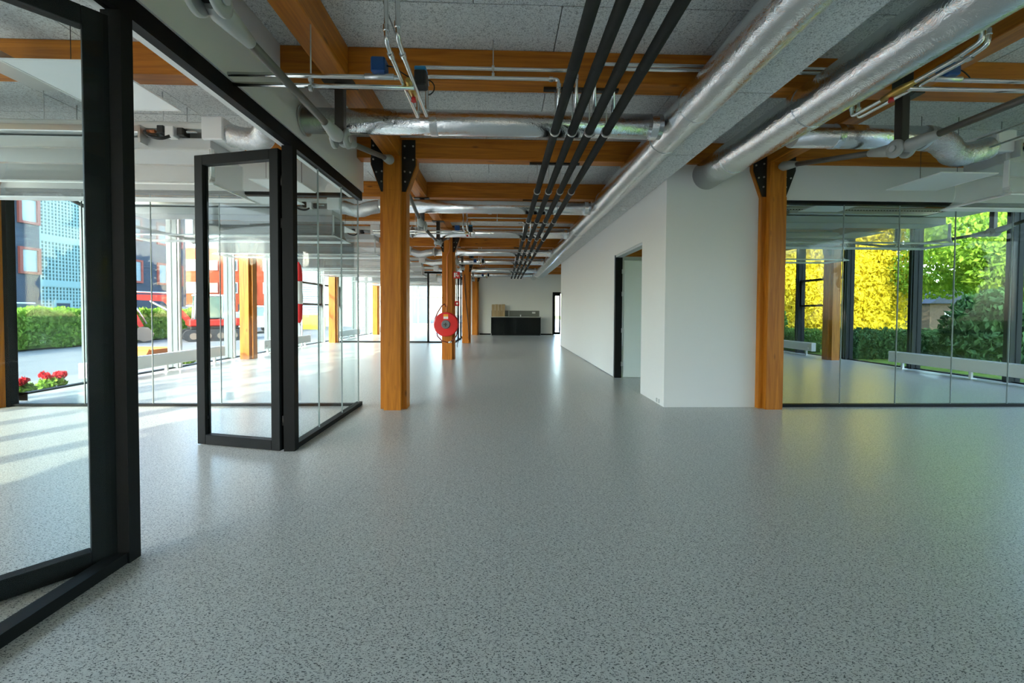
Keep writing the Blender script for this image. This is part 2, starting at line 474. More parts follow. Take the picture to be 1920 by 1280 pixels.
# ------------------------------------------------------------------ floor: base slab, tiles
floor = MB().box(FL - .12, FR + .12, Y0, Y1, -.25, -.006).build('floor', 'underlay', origin=(0, 5, 0))
tag(floor, 'grey vinyl tile floor with dark flecks', 'floor', kind='structure')
TS = .5
tiles = []
nx0, nx1 = math.floor(FL/TS), math.ceil(FR/TS)
for i in range(nx0, nx1):
    for j in range(int(Y0/TS), int(24.0/TS) + 1):
        x, y = i*TS + TS/2, j*TS + TS/2
        x0, x1 = max(i*TS, FL - .1), min(i*TS + TS, FR + .1)
        tiles.append((x0, x1, j*TS, j*TS + TS, x, y))
full = lambda t: abs(t[1] - t[0] - TS) < 1e-6
def vis_key(t):
    x, y = t[4], t[5]
    if y < .9 or abs(x) > 1.32*y + .3 or not full(t): return 1e9
    if x < -1.78 and y < 1.6: return 1e9
    return x*x + y*y
order = sorted(range(len(tiles)), key=lambda k: vis_key(tiles[k]))
near = set(order[:300])
g = .0004
tile_me = MB().box(-TS/2 + g, TS/2 - g, -TS/2 + g, TS/2 - g, -.006, 0).mesh('floor_tile'); tile_me.materials.append(MAT['speckled_vinyl'])
rest = MB()
for k, t in enumerate(tiles):
    if k in near:
        o = bpy.data.objects.new('floor_tile', tile_me); col.objects.link(o); o.parent = floor
        o.location = (t[4] - 0, t[5] - 5, 0)
    else:
        rest.box(t[0] + g, t[1] - g, t[2] + g, t[3] - g, -.006, 0)
tag(rest.build('floor_tile_field', 'speckled_vinyl', floor, fix=False), kind='stuff')

# ------------------------------------------------------------------ ceiling: slab and wood wool panels
ceiling = MB().box(FL - .3, FR + .3, Y0 - .2, Y1 + .2, ZC + .03, ZC + .5).build('ceiling', 'joint_grey', origin=(0, 5, ZC))
tag(ceiling, 'grey wood wool board ceiling between timber beams', 'ceiling', kind='structure')
PW, PL = BAY/3, 1.2
pans = []
j = 0
y = -BAY*2
while y < Y1 - .3:
    off = .6*(j % 2) - .2
    i0 = math.floor((FL - off)/PL)
    for i in range(i0, math.ceil((FR - off)/PL)):
        x0, x1 = max(i*PL + off, FL), min((i+1)*PL + off, FR)
        if x1 - x0 > .05: pans.append((x0, x1, y, min(y + PW, Y1)))
    y += PW; j += 1
def pan_key(p):
    x, yy = (p[0]+p[1])/2, (p[2]+p[3])/2
    if yy < 2.2 or abs(x) > 1.32*yy + .4 or abs(p[1]-p[0]-PL) > 1e-4: return 1e9
    return x*x + yy*yy
porder = sorted(range(len(pans)), key=lambda k: pan_key(pans[k])); pnear = set(porder[:300])
gp = .004
pan_me = MB().box(-PL/2 + gp, PL/2 - gp, -PW/2 + gp, PW/2 - gp, 0, .03).mesh('ceiling_panel'); pan_me.materials.append(MAT['wood_wool'])
rest = MB()
for k, p in enumerate(pans):
    if k in pnear and pan_key(p) < 1e9:
        o = bpy.data.objects.new('ceiling_panel', pan_me); col.objects.link(o); o.parent = ceiling
        o.location = ((p[0]+p[1])/2, (p[2]+p[3])/2 - 5, random.uniform(0, .002))
    else: rest.box(p[0] + gp, p[1] - gp, p[2] + gp, p[3] - gp, ZC, ZC + .03)
tag(rest.build('ceiling_panel_field', 'wood_wool', ceiling, fix=False), kind='stuff')

# ------------------------------------------------------------------ timber: girders, beams, columns
for x, lab in ((XL, 'orange glulam girder running along the left window wall'), (XA, 'orange glulam girder over the middle columns beside the glass room'),
               (XB, 'orange glulam girder over the column at the corner of the white block'), (XR, 'orange glulam girder running along the right window wall')):
    t = tag(MB().bbox(x - .09, x + .09, Y0, Y1 - .1, ZB, ZC - .001, .006).build('timber_girder', 'wood_y', origin=(x, 5, ZB)), lab, 'beam', 'long timber girders')
bays = [(FL, XL - .09, None), (XL + .09, XA - .09, 'above the left window side'), (XA + .09, XB - .09, 'above the middle hall'), (XB + .09, XR - .09, 'above the right window side')]
for (x0, x1, where) in bays:
    if where is None: continue
    n = 0
    for k in range(-1, 12):
        yb = 5 + k*BAY
        if yb > 20.5 and x0 > -2: continue
        if yb > Y1 - .3: continue
        if yb > 4 and x0 == XB + .09 and yb > 16: continue
        n += 1
        lab = '%s orange timber cross beam from the camera, %s' % (ORD[n], where)
        tag(MB().bbox(x0, x1, yb - .08, yb + .08, ZB, ZC - .001, .005).build('timber_beam', 'wood_x', origin=((x0+x1)/2, yb, ZB)), lab, 'beam', 'timber cross beams')

def make_column(x, y, label):
    t = thing('timber_column', (x, y, 0), label, 'column', 'timber columns')
    a, b = .10, .155                       # cross-shaped shaft: proud core strips and set-back cheeks
    s = .085
    cross = [(-a,-b),(a,-b),(a,-s),(b,-s),(b,s),(a,s),(a,b),(-a,b),(-a,s),(-b,s),(-b,-s),(-a,-s)]
    pts = [(x + p, y + q) for p, q in cross]
    MB().prism(pts, 'z', 0, 2.60).build('shaft', 'wood_z', t)
    MB().bbox(x - a, x + a, y - b, y + b, 2.60, ZB, .004).build('head', 'wood_z', t)
    for sg in (-1, 1):
        h = [(x + sg*a, 2.60), (x + sg*b, 2.60), (x + sg*.275, 2.93), (x + sg*.275, ZC - .02), (x + sg*a, ZC - .02)]
        hc = MB().prism(h, 'y', y - s + .02, y + s - .02).build('haunch', 'wood_z', t)
        for fy in (-1, 1):
            yy = y + fy*(s - .014)
            pl = [(x + sg*(a + .001), 2.60), (x + sg*(b - .01), 2.60), (x + sg*.262, 2.92), (x + sg*.262, ZC - .03), (x + sg*(a + .001), ZC - .03)]
            p = MB().prism(pl, 'y', min(yy, yy + fy*.012), max(yy, yy + fy*.012)).build('steel_plate', 'black_steel', t)
            m = MB()
            for bx, bz in ((.135, 3.14), (.235, 3.14), (.135, 3.0), (.235, 2.98), (.135, 2.84), (.2, 2.83), (.14, 2.72)):
                c = (x + sg*bx, yy + fy*.012, bz)
                m.tube([(c[0], c[1], c[2]), (c[0], c[1] + fy*.008, c[2])], .011, 8)
            tag(m.build('bolt_set', 'galvanised', p), kind='stuff')
    return t
make_column(XA, 5, 'tall orange timber column with black steel head plates beside the glass room corner')
make_column(XA, 10, 'orange timber column carrying the red fire hose reel')
make_column(XA, 15, 'orange timber column with a dangling cable, behind the hose reel column')
make_column(XA, 20, 'orange timber column standing against the back wall left of the kitchen unit')
make_column(XB, 5, 'orange timber column at the right corner of the white block')
make_column(XL, 5, 'orange timber column at the far left edge behind the glass door')
make_column(XL, 10, 'sunlit orange timber column seen through the open glass door')
make_column(XL, 15, 'sunlit orange timber column right of the red and white tube')
make_column(XL, 20, 'sunlit orange timber column farthest along the left windows')
make_column(XR, 10, 'orange timber column behind the right glass wall, in front of yellow foliage')
make_column(XR, 5, 'orange timber column at the right facade outside the frame edge')
make_column(XR, 15, 'orange timber column deep in the right hand room by the windows')

# ------------------------------------------------------------------ walls
def wall(name, boxes, label, mat='white_wall', origin=None):
    m = MB()
    for b in boxes: m.box(*b)
    b = boxes[0]
    return tag(m.build(name, mat, origin=origin or ((b[0]+b[1])/2, (b[2]+b[3])/2, b[4])), label, 'wall', kind='structure')
XP = -1.78          # glass partition line
XC = 2.02           # side face of the white block
wall('wall_front', [(FL, FR, Y0 - .2, Y0, 0, .25), (FL, FR, Y0 - .2, Y0, 3.1, ZC + .03), (FL, -6.2, Y0 - .2, Y0, .25, 3.1), (8.4, FR, Y0 - .2, Y0, .25, 3.1)], 'white wall around the light-giving blinded windows added behind the camera')
t = thing('fill_window', (1, Y0 - .1, .25), 'unseen row of tall windows with white blinds, added behind the camera as soft fill light', 'window', kind='structure')  # windows and blinds added out of view as a soft light source
for k in range(9):
    a = -6.2 + k*14.6/8
    MB().box(a - .04, a + .04, Y0 - .16, Y0 - .04, .25, 3.1).build('mullion', 'mullion_grey', t)
    if k < 8: MB().box(a + .05, a + 14.6/8 - .05, Y0 - .06, Y0 - .056, .26, 3.09).build('fill_blind', 'fill_blind_fabric', t)
wall('wall_core_front', [(XC, XB - .085, 4.98, 5.09, 0, ZC)], 'white front face of the block at right', origin=(2.6, 5.0, 0))
wall('wall_core_side', [(XC, XC + .12, 5.09, 5.83, 0, ZC), (XC, XC + .12, 7.27, 13.9, 0, ZC), (XC, XC + .12, 5.83, 7.27, 2.19, ZC)], 'long white side wall of the block with a doorway', origin=(XC, 9, 0))
wall('wall_core_end', [(XC + .12, 8.5, 13.78, 13.9, 0, ZC)], 'white end wall of the block by the kitchen')
wall('wall_back', [(-1.62, 2.52, 20.2, 20.35, 0, ZC), (3.45, FR, 20.2, 20.35, 0, ZC), (2.52, 3.45, 20.2, 20.35, 2.13, ZC)], 'white back wall behind the black kitchen unit', origin=(.5, 20.2, 0))
wall('wall_back_side', [(-1.62, -1.5, 20.36, Y1, 0, ZC)], 'short white side wall of the far left room')
# header above the left glass partition and its return
wall('wall_header_left', [(XP - .09, XP + .05, Y0, 5.15, 2.655, ZC)], 'white bulkhead above the black framed glass partition', origin=(XP, 2, 2.655))
wall('wall_header_glass_room', [(XL + .16, XP - .09, 5.03, 5.15, 2.62, ZC)], 'white bulkhead over the far glass wall of the left room')
wall('wall_header_right', [(XB + .16, FR - .1, 4.94, 5.06, 2.575, ZC)], 'white bulkhead over the right glass wall')

# dropped bulkhead beside the big duct, with soffit panels
bk = MB().box(1.745, 1.99, Y0, 20.2, 2.835, ZC).build('trim_bulkhead', 'joint_grey', origin=(1.87, 8, 2.83))
tag(bk, 'narrow dropped bulkhead along the top of the white side wall', 'bulkhead', kind='structure')
yy = -3.0
while yy < 20.1:
    MB().box(1.735, 2.015, yy + .006, min(yy + 1.194, 20.19), 2.815, 2.835).build('soffit_panel', 'wood_wool', bk); yy += 1.2
# fire-stop sleeve strips at the foot of the block wall
for i, (yy, h) in enumerate(((5.16, .05), (5.24, .035))):
    pass

# ------------------------------------------------------------------ curtain wall facades
MY = [5 + BAY*k + .07 for k in range(-5, 12)]
def facade(name, x, sg, ys, mm, label, operable=()):
    t = thing(name, (x, ys[0], 0), label, 'window', kind='structure')
    y0, y1 = ys[0], ys[-1]
    MB().box(x - .05, x + .05, y0, y1, -.1, .02).build('sill_rail', 'mullion_dark', t)
    MB().box(x - .05, x + .05, y0, y1, 3.12, ZC).build('top_rail', mm, t)
    for y in ys:
        MB().box(x - .10, x + .10, y - .045, y + .045, 0, ZC).build('mullion', mm, t)
        MB().box(x - sg*.135, x - sg*.10, y - .028, y + .028, .02, 3.1).build('mullion_cap', 'aluminium' if mm == 'mullion_grey' else mm, t) if sg > 0 else \
            MB().box(x + .10, x + .135, y - .028, y + .028, .02, 3.1).build('mullion_cap', 'aluminium' if mm == 'mullion_grey' else mm, t)
    for i in range(len(ys) - 1):
        a, b = ys[i] + .045, ys[i+1] - .045
        MB().box(x - .012, x + .012, a, b, .02, 3.12).build('pane', 'glass_facade', t)
        if i in operable:
            f = MB()
            for z in (1.38, 2.10): f.box(x - .05, x + .05, a, b, z - .028, z + .028)
            f.box(x - .05, x + .05, a, a + .05, 1.38, 2.1).box(x - .05, x + .05, b - .05, b, 1.38, 2.1)
            fr = f.build('casement_frame', 'mullion_dark', t)
            MB().tube([(x - sg*.06, (a+b)/2 - .05, 1.42), (x - sg*.09, (a+b)/2 - .05, 1.42), (x - sg*.09, (a+b)/2 + .06, 1.42)], .008, 6).build('handle', 'black_plastic', fr)
    return t
facade('window_1', FL, -1, MY, 'mullion_grey', 'tall glazed curtain wall with grey mullions on the left', operable=(10, 11))
facade('window_2', FR, 1, MY[:13], 'mullion_dark', 'tall glazed curtain wall with dark mullions on the right', operable=(8,))
# far end window of the left wing
t = thing('window_3', (-4, Y1, 0), 'far white framed window wall at the end of the left wing', 'window', kind='structure')
MB().box(FL, -1.5, Y1 - .08, Y1, .0, .42).build('parapet', 'white_paint', t)
MB().box(FL, -1.5, Y1 - .08, Y1, 2.7, ZC).build('top_panel', 'white_paint', t)
for x in (-6.5, -5.55, -4.98, -4.3, -3.5, -2.7, -1.9): MB().box(x - .04, x + .04, Y1 - .07, Y1 + .01, .42, 2.7).build('mullion', 'white_paint', t)
for z in (1.95,): MB().box(FL, -1.5, Y1 - .06, Y1, z - .035, z + .035).build('transom', 'white_paint', t)
MB().box(FL, -1.5, Y1 - .035, Y1 - .02, .42, 2.7).build('pane', 'glass_facade', t)
# back door by the kitchen
t = thing('door_4', (2.98, 20.2, 0), 'narrow dark framed glass door at the end of the hall beside the white block', 'door', kind='structure')
for x in (2.56, 3.41): MB().box(x - .04, x + .04, 20.18, 20.33, 0, 2.13).build('jamb', 'black_frame', t)
MB().box(2.56, 3.41, 20.18, 20.33, 2.05, 2.13).build('head_rail', 'black_frame', t)
lf = MB().box(2.60, 2.66, 20.22, 20.28, .02, 2.05).box(2.86, 2.92, 20.22, 20.28, .02, 2.05).box(2.66, 2.86, 20.22, 20.28, .02, .14).box(2.66, 2.86, 20.22, 20.28, 1.95, 2.05).build('leaf', 'black_frame', t)
MB().box(2.66, 2.86, 20.245, 20.255, .14, 1.95).build('pane', 'glass_clear', lf)
MB().box(2.92, 3.37, 20.245, 20.255, .02, 2.05).build('side_light', 'glass_clear', t)

# ------------------------------------------------------------------ glass partitions
# left: along x = XP
gp_ = thing('glass_partition', (XP, 3, 0), 'black framed glass partition of the left room running toward the far column', 'partition')
MB().box(XP - .035, XP + .035, Y0 + .01, 1.97, .0005, .05).build('floor_track', 'black_frame', gp_)
MB().box(XP - .035, XP + .035, 3.46, 5.13, .0005, .045).build('floor_track', 'black_frame', gp_)
MB().box(XP - .022, XP + .04, Y0 + .01, 5.13, 2.545, 2.65).build('top_track', 'black_frame', gp_)
MB().box(XP - .085, XP - .024, Y0 + .01, 5.03, 2.56, 2.65).build('inner_rail', 'white_paint', gp_)
MB().box(XP - .045, XP + .045, 1.925, 1.985, .0005, 2.545).build('post', 'black_frame', gp_)
MB().box(XP - .045, XP + .045, 3.44, 3.51, .0005, 2.545).build('post', 'black_frame', gp_)
for a, b in ((Y0 + .02, -2.0), (-2, 0), (0, 1.92), (3.515, 4.0), (4.0, 4.57), (4.57, 5.085)):
    MB().box(XP - .006, XP + .006, a + .003, b - .003, .045, 2.545).build('pane', 'glass_clear', gp_)
for y in (4.0, 4.57): MB().box(XP - .007, XP + .007, y - .0029, y + .0029, .045, 2.545).build('joint_strip', 'joint_seal', gp_)
MB().box(XP - .007, XP + .007, 5.083, 5.095, .045, 2.545).build('corner_strip', 'joint_seal', gp_)
# back of the left room
gq = thing('glass_partition', (-4, 5.09, 0), 'frameless glass wall at the far end of the left room, facing the camera', 'partition')
MB().box(XL + .17, XP - .04, 5.06, 5.115, .0005, .03).build('floor_track', 'black_frame', gq)
MB().box(XL + .17, XP - .04, 5.05, 5.13, 2.58, 2.62).build('top_track', 'black_frame', gq)
MB().box(XL + .155, XL + .205, 5.045, 5.135, .0005, 2.62).build('edge_post', 'black_frame', gq)
xs = [XL + .21, -5.08, -4.27, -3.45, -2.64, XP - .045]
for a, b in zip(xs[:-1], xs[1:]):
    p = MB().box(a + .003, b - .003, 5.082, 5.094, .03, 2.58).build('pane', 'glass_clear', gq)
    MB().box(a + .06, a + .16, 5.079, 5.0815, .07, .17).build('sticker', 'glass_clear', p)
for x in xs[1:-1]: MB().box(x - .0029, x + .0029, 5.081, 5.095, .03, 2.58).build('joint_strip', 'joint_seal', gq)
# right
gr = thing('glass_partition', (6, 5, 0), 'frameless glass wall of the right room with black tracks', 'partition')
MB().box(XB + .165, FR - .12, 4.97, 5.03, .0005, .035).build('floor_track', 'black_frame', gr)
MB().box(XB + .165, FR - .12, 4.96, 5.04, 2.535, 2.575).build('top_track', 'black_frame', gr)
xs = [XB + .17, 4.28, 5.0, 5.73, 6.48, 7.22, 7.95, FR - .13]
for a, b in zip(xs[:-1], xs[1:]):
    MB().box(a + .003, b - .003, 4.994, 5.006, .035, 2.535).build('pane', 'glass_clear', gr)
for x in xs[1:-1]: MB().box(x - .0029, x + .0029, 4.993, 5.007, .035, 2.535).build('joint_strip', 'joint_seal', gr)
# far left room
gs = thing('glass_partition', (-3.5, 15.1, 0), 'distant clear glass wall beyond the hose reel column', 'partition')
MB().box(XL + .17, -1.72, 15.07, 15.13, .0005, .05).build('floor_track', 'black_frame', gs)
MB().box(XL + .17, -1.72, 15.07, 15.13, 2.55, 2.62).build('top_track', 'black_frame', gs)
MB().box(-1.78, -1.72, 15.13, 20.2, .0005, .05).build('floor_track', 'black_frame', gs)
MB().box(-1.78, -1.72, 15.13, 20.2, 2.55, 2.62).build('top_track', 'black_frame', gs)
for (x, y) in ((-2.72, 15.1), (-1.75, 15.1), (-1.75, 16.4), (-1.75, 17.4)): MB().box(x - .03, x + .03, y - .03, y + .03, 0, 2.55).build('post', 'black_frame', gs)
for a, b in ((XL + .2, -5.0), (-5.0, -3.9), (-3.9, -2.75)): MB().box(a, b - .006, 15.094, 15.106, .05, 2.55).build('pane', 'glass_clear', gs)
for a, b in ((15.14, 16.36), (17.44, 18.8), (18.8, 20.18)): MB().box(-1.756, -1.744, a, b - .006, .05, 2.55).build('pane', 'glass_clear', gs)

# ------------------------------------------------------------------ glass doors of the left room
def glass_door(name, hinge, ang, width, label, lock=True):
    t = thing(name, (hinge[0], hinge[1], .008), label, 'door', rz=ang, kind='structure')
    w_, h_ = width, 2.51
    for a in (0, w_ - .085): MB().bbox(a, a + .085, -.03, .03, 0, h_, .003).build('stile', 'black_frame', t, local=True)
    MB().bbox(.085, w_ - .085, -.03, .03, 0, .085, .003).build('bottom_rail', 'black_frame', t, local=True)
    MB().bbox(.085, w_ - .085, -.03, .03, h_ - .085, h_, .003).build('top_rail', 'black_frame', t, local=True)
    MB().box(.085, w_ - .085, -.006, .006, .085, h_ - .085).build('pane', 'glass_clear', t, local=True)
    for z in (.25, 1.9, 2.25): MB().tube([(-.012, 0, z - .04), (-.012, 0, z + .04)], .013, 8).build('hinge', 'black_steel', t, local=True)
    if lock:
        MB().tube([(w_ - .04, -.03, .22), (w_ - .04, -.04, .22)], .016, 12).build('lock', 'galvanised', t, local=True)
    return t
d1 = glass_door('door_1', (XP - .03, 1.945), math.atan2(-.26, -.23), .66, 'near black framed glass door leaf swung into the left room')
d2 = glass_door('door_2', (XP - .062, 3.455), math.atan2(.20, -.82), .845, 'far black framed glass door leaf standing open into the left room')
# plain door in the block wall
t = thing('door_3', (XC, 6.55, 0), 'pale green door leaf standing open inside the white block doorway', 'door', kind='structure')
MB().box(XC + .005, XC + .125, 7.20, 7.268, 0, 2.19).build('jamb', 'black_frame', t)
MB().box(XC + .005, XC + .02, 5.832, 5.85, 0, 2.19).build('edge_strip', 'light_grey', t)
MB().box(XC - .004, XC + .004, 7.255, 7.275, 0, 2.2).build('edge_strip', 'light_grey', t)
MB().box(XC + .005, XC + .125, 5.85, 7.20, 2.15, 2.188).build('head_rail', 'light_grey', t)
lf = MB().bbox(XC + .16, XC + 1.02, 7.215, 7.255, .008, 2.1, .003).build('leaf', 'door_leaf', t)
for z in (.25, .85, 1.5, 1.9): MB().box(XC + .115, XC + .165, 7.19, 7.214, z - .04, z + .04).build('hinge', 'aluminium', t)

# ------------------------------------------------------------------ trussed girders: struts and tie rods
def truss(x, yc, label, y1=None):
    """one bay of a trussed girder between columns at yc and yc+5"""
    t = thing('tie_rod_truss', (x, yc + 2.5, 2.58), label, 'tie rod', 'tie rods under the girders')
    ys = (y1 or yc + BAY, yc + 2*BAY); zr = 2.56
    for y in ys:
        s = MB().bbox(x - .035, x + .035, y - .035, y + .035, zr - .01, ZB - .012, .005).build('strut', 'dark_steel', t)
        MB().box(x - .12, x + .12, y - .07, y + .07, ZB - .012, ZB - .001).build('strut_plate', 'dark_steel', s)
        for sx in (-1, 1):
            kk = MB().tube([(x + sx*.038, y, zr), (x + sx*.044, y, zr), (x + sx*.062, y, zr), (x + sx*.068, y, zr)], [.066, .074, .074, .05], 24).build('clevis_cheek', 'cast_grey', t)
            MB().tube([(x + sx*.068, y, zr), (x + sx*.082, y, zr)], .026, 14).build('pin', 'galvanised', kk)
    def rod(p, q, name='rod'):
        p, q = Vector(p), Vector(q); d = (q - p).normalized()
        MB().tube([p + d*.20, q - d*.20], .026, 14).build(name, 'bronze_rod', t)
        for a, s_ in ((p, d), (q, -d)):
            MB().tube([a + s_*.02, a + s_*.08, a + s_*.16, a + s_*.30], [.034, .056, .048, .031], 16).build('fork_end', 'cast_grey', t)
    rod((x, ys[0], zr), (x, ys[1], zr))
    rod((x, ys[0], zr), (x, yc + .17, ZB - .06)); rod((x, ys[1], zr), (x, yc + 4.83, ZB - .06))
truss(XA, 0, 'grey steel tie rod with fork ends under the girder beside the left bulkhead', 1.86)
truss(XA, 5, 'grey steel tie rod under the girder just behind the tall near column')
truss(XA, 10, 'steel tie rod under the girder behind the hose reel column')
truss(XA, 15, 'steel tie rod under the girder near the back wall')
truss(XB, 0, 'brown steel tie rod with fork ends under the right girder')
truss(XL, 0, 'dark steel tie rod along the window wall inside the left room')
truss(XL, 5, 'dark steel tie rod along the left windows beyond the glass room')
truss(XR, 5, 'dark steel tie rod along the windows of the right room')

# ------------------------------------------------------------------ ducts
def ducttube(name, path, r, label, mat='foil', seams=(), group=None, seg=40, parts=None):
    t = thing(name, path[0], label, 'duct', group)
    MB().tube(path, r, seg).build('duct_body', mat, t)
    for c, ax in seams:
        MB().ring(c, ax, r*.98, r + .004, .06, 40).build('tape_band', 'foil', t)
    return t
ys_ = [(-3.5 + i*.5) for i in range(48)]
def wob(x, z, y, a=.004): return (x + a*math.sin(y*2.1), y, z + a*math.sin(y*1.7 + 1))
ducttube('air_duct', [wob(1.565, 2.865, y) for y in ys_ if y < 20.15] + [(1.565, 20.15, 2.865)], .152, 'long silver foil duct running to the back wall beside the dropped bulkhead',
         seams=[((1.565, y, 2.865), (0, 1, 0)) for y in (3.3, 3.95, 6.2, 8.3, 11.2, 13.3, 16.2, 18.3)], group='foil wrapped ducts')
ducttube('air_duct', [wob(2.51, 2.87, y, .005) for y in ys_ if y < 4.96] + [(2.51, 4.975, 2.87)], .175, 'thick silver foil duct ending in the front face of the white block',
         seams=[((2.51, y, 2.87), (0, 1, 0)) for y in (1.9, 3.3, 4.4)], group='foil wrapped ducts')
BR = [3.62, 6.5, 8.62, 11.5, 13.62, 16.5, 18.62]
for i, y in enumerate(BR):
    x0 = XP + .055 if y < 5 else -1.9
    z = 2.83
    t = ducttube('branch_duct', [(x0, y, z), (.0, y, z + .004), (1.40, y, z)], .105, '%s silver branch duct crossing the hall from the camera' % ORD[i+1],
                 seams=[((x, y, z), (1, 0, 0)) for x in ((-.6, 1.33) if i % 2 == 0 else (-.2, .9, 1.33))], group='silver branch ducts', seg=28)
    MB().ring((x0 + .01, y, z), (1, 0, 0), .1, .128, .012, 32).build('collar', 'galvanised', t)
t = ducttube('branch_duct', [(2.69, 3.74, 2.83), (3.5, 3.74, 2.83), (3.95, 3.74, 2.83)], .105, 'silver branch duct leaving the thick foil duct to the right', seams=[((3.1, 3.74, 2.83), (1, 0, 0))], group='silver branch ducts', seg=28)
def flex(path, r, label, n=150):
    pts = [Vector(p) for p in path]
    # Catmull-Rom resample
    P = [pts[0]] + pts + [pts[-1]]; out = []
    for i in range(1, len(P) - 2):
        for k in range(n//(len(P) - 3)):
            t = k/(n//(len(P) - 3)); a, b, c, d = P[i-1], P[i], P[i+1], P[i+2]
            out.append(.5*((2*b) + (c - a)*t + (2*a - 5*b + 4*c - d)*t*t + (3*b - a - 3*c + d)*t**3))
    out.append(pts[-1])
    rs = [r*(1 + (.07 if k % 2 else -.06) + random.uniform(-.05, .05)) for k in range(len(out))]
    t = thing('flexible_duct', path[0], label, 'duct', 'crumpled flexible ducts')
    MB().tube(out, rs, 24).build('hose_body', 'foil_crumpled', t)
    MB().ring(path[0], Vector(out[1]) - Vector(out[0]), r*.9, r*1.12, .03, 24).build('clamp_band', 'galvanised', t)
    return t

# ------------------------------------------------------------------ climate units (induction units with a flared hood)
def climate_unit(x0, x1, y, label, flip=False, detail=True):
    """hood from x0 to x1 (x-direction), valve end and inlet box at x1, or at x0 when flip"""
    t = thing('climate_unit', ((x0+x1)/2, y, 2.33), label, 'climate unit', 'white climate units')
    b = .24
    def rect(ex, z): return [(x0 - ex, y - b - ex, z), (x1 + ex, y - b - ex, z), (x1 + ex, y + b + ex, z), (x0 - ex, y + b + ex, z)]
    MB().loft([rect(0, 2.68), rect(0, 2.46), rect(.012, 2.40), rect(.035, 2.362), rect(.028, 2.368), rect(.006, 2.405), rect(-.006, 2.46), rect(-.006, 2.68)], caps=False).build('hood', 'hazy_acrylic', t)
    MB().loft([rect(.035, 2.363), rect(.078, 2.338), rect(.078, 2.326), rect(.03, 2.343), rect(.026, 2.36)], caps=False).build('hood_lip', 'panel_white', t)
    for xx in (x0, x1):
        MB().loft([[(xx - .006, y - b - e, z) for e, z in ((0, 2.69), (0, 2.46), (.012, 2.40), (.035, 2.36), (.07, 2.34))] + [(xx - .006, y - b + .05, 2.40), (xx - .006, y - b + .04, 2.69)],
                   [(xx + .006, y - b - e, z) for e, z in ((0, 2.69), (0, 2.46), (.012, 2.40), (.035, 2.36), (.07, 2.34))] + [(xx + .006, y - b + .05, 2.40), (xx + .006, y - b + .04, 2.69)]]).build('end_bracket', 'panel_white', t)
    MB().bbox(x0 + .03, x1 - .03, y - b + .05, y + b - .05, 2.68, 2.80, .006).build('coil_housing', 'light_grey', t)
    e0, e1 = (x0 + .02, x1 - .62) if not flip else (x0 + .62, x1 - .02)
    MB().bbox(e0, e1, y - .27, y - .06, 2.81, 2.875, .006).build('tray', 'aluminium', t)
    # rounded perforated plenum above
    pr = [(y - .2, 2.88), (y - .2, 2.92)] + [(y - .2 + .2 - .2*math.cos(R(a)), 2.92 + .07*math.sin(R(a))) for a in (15, 40, 65, 90, 115, 140, 165)] + [(y + .2, 2.92), (y + .2, 2.88)]
    p = MB().prism(pr, 'x', x0 + .05 if not flip else x0 + .1, x1 - .1 if not flip else x1 - .05)
    pl = p.build('plenum', 'board_white', t)
    if detail:
        m = MB(); n = int((e1 - e0)/.05)
        for i in range(n): m.box(e0 + i*.05, e0 + i*.05 + .025, y - .203, y - .199, 2.892, 2.902)
        tag(m.build('slot_row', 'black_plastic', pl), kind='stuff')
        vx = x1 - .6 if not flip else x0 + .1
        MB().tube([(vx, y - .2, 2.85), (vx + .45, y - .2, 2.85)], .012, 8).build('supply_pipe', 'chrome_pipe', t)
        MB().tube([(vx, y - .2, 2.85), (vx + .07, y - .2, 2.85)], .016, 10).build('pipe_joint', 'copper', t)
        MB().bbox(vx + .12, vx + .18, y - .25, y - .16, 2.82, 2.89, .005).build('valve', 'black_plastic', t)
        MB().bbox(vx + .2, vx + .28, y - .26, y - .16, 2.78, 2.88, .005).build('valve', 'white_paint', t)
        MB().bbox(vx + .3, vx + .36, y - .25, y - .16, 2.80, 2.87, .005).build('valve', 'black_plastic', t)
        MB().tube(bend([(vx + .02, y - .26, 2.82), (vx + .10, y - .30, 2.76), (vx + .20, y - .29, 2.745), (vx + .25, y - .24, 2.80)], .05), .014, 8).build('hose_loop', 'black_plastic', t)
        MB().box(vx - .03, vx - .01, y - .27, y - .1, 2.72, 2.88).build('bracket', 'galvanised', t)
    # inlet box
    bx0, bx1 = (x1 - .10, x1 + .10) if not flip else (x0 - .10, x0 + .10)
    MB().bbox(bx0, bx1, y - .22, y + .12, 2.78, 2.995, .01).build('inlet_box', 'panel_white', t)
    for xx in (x0 + .4, (x0+x1)/2, x1 - .5):
        for dy in (-.15, .15): MB().tube([(xx, y + dy, 2.96), (xx, y + dy, ZC)], .004, 6).build('hanger_rod', 'galvanised', t)
    return t
UN = [4.14, 6.78, 8.9, 11.78, 13.9, 16.78, 18.9]
nm = ['white climate unit in the left glass room, nearest', 'white climate unit just beyond the glass room wall', 'second white climate unit beyond the glass room', 'third white climate unit beyond the glass room, left of the hose reel',
      'fourth white climate unit beyond the glass room', 'white climate unit in the distant glass room, nearer of two', 'white climate unit in the distant glass room, farther of two']
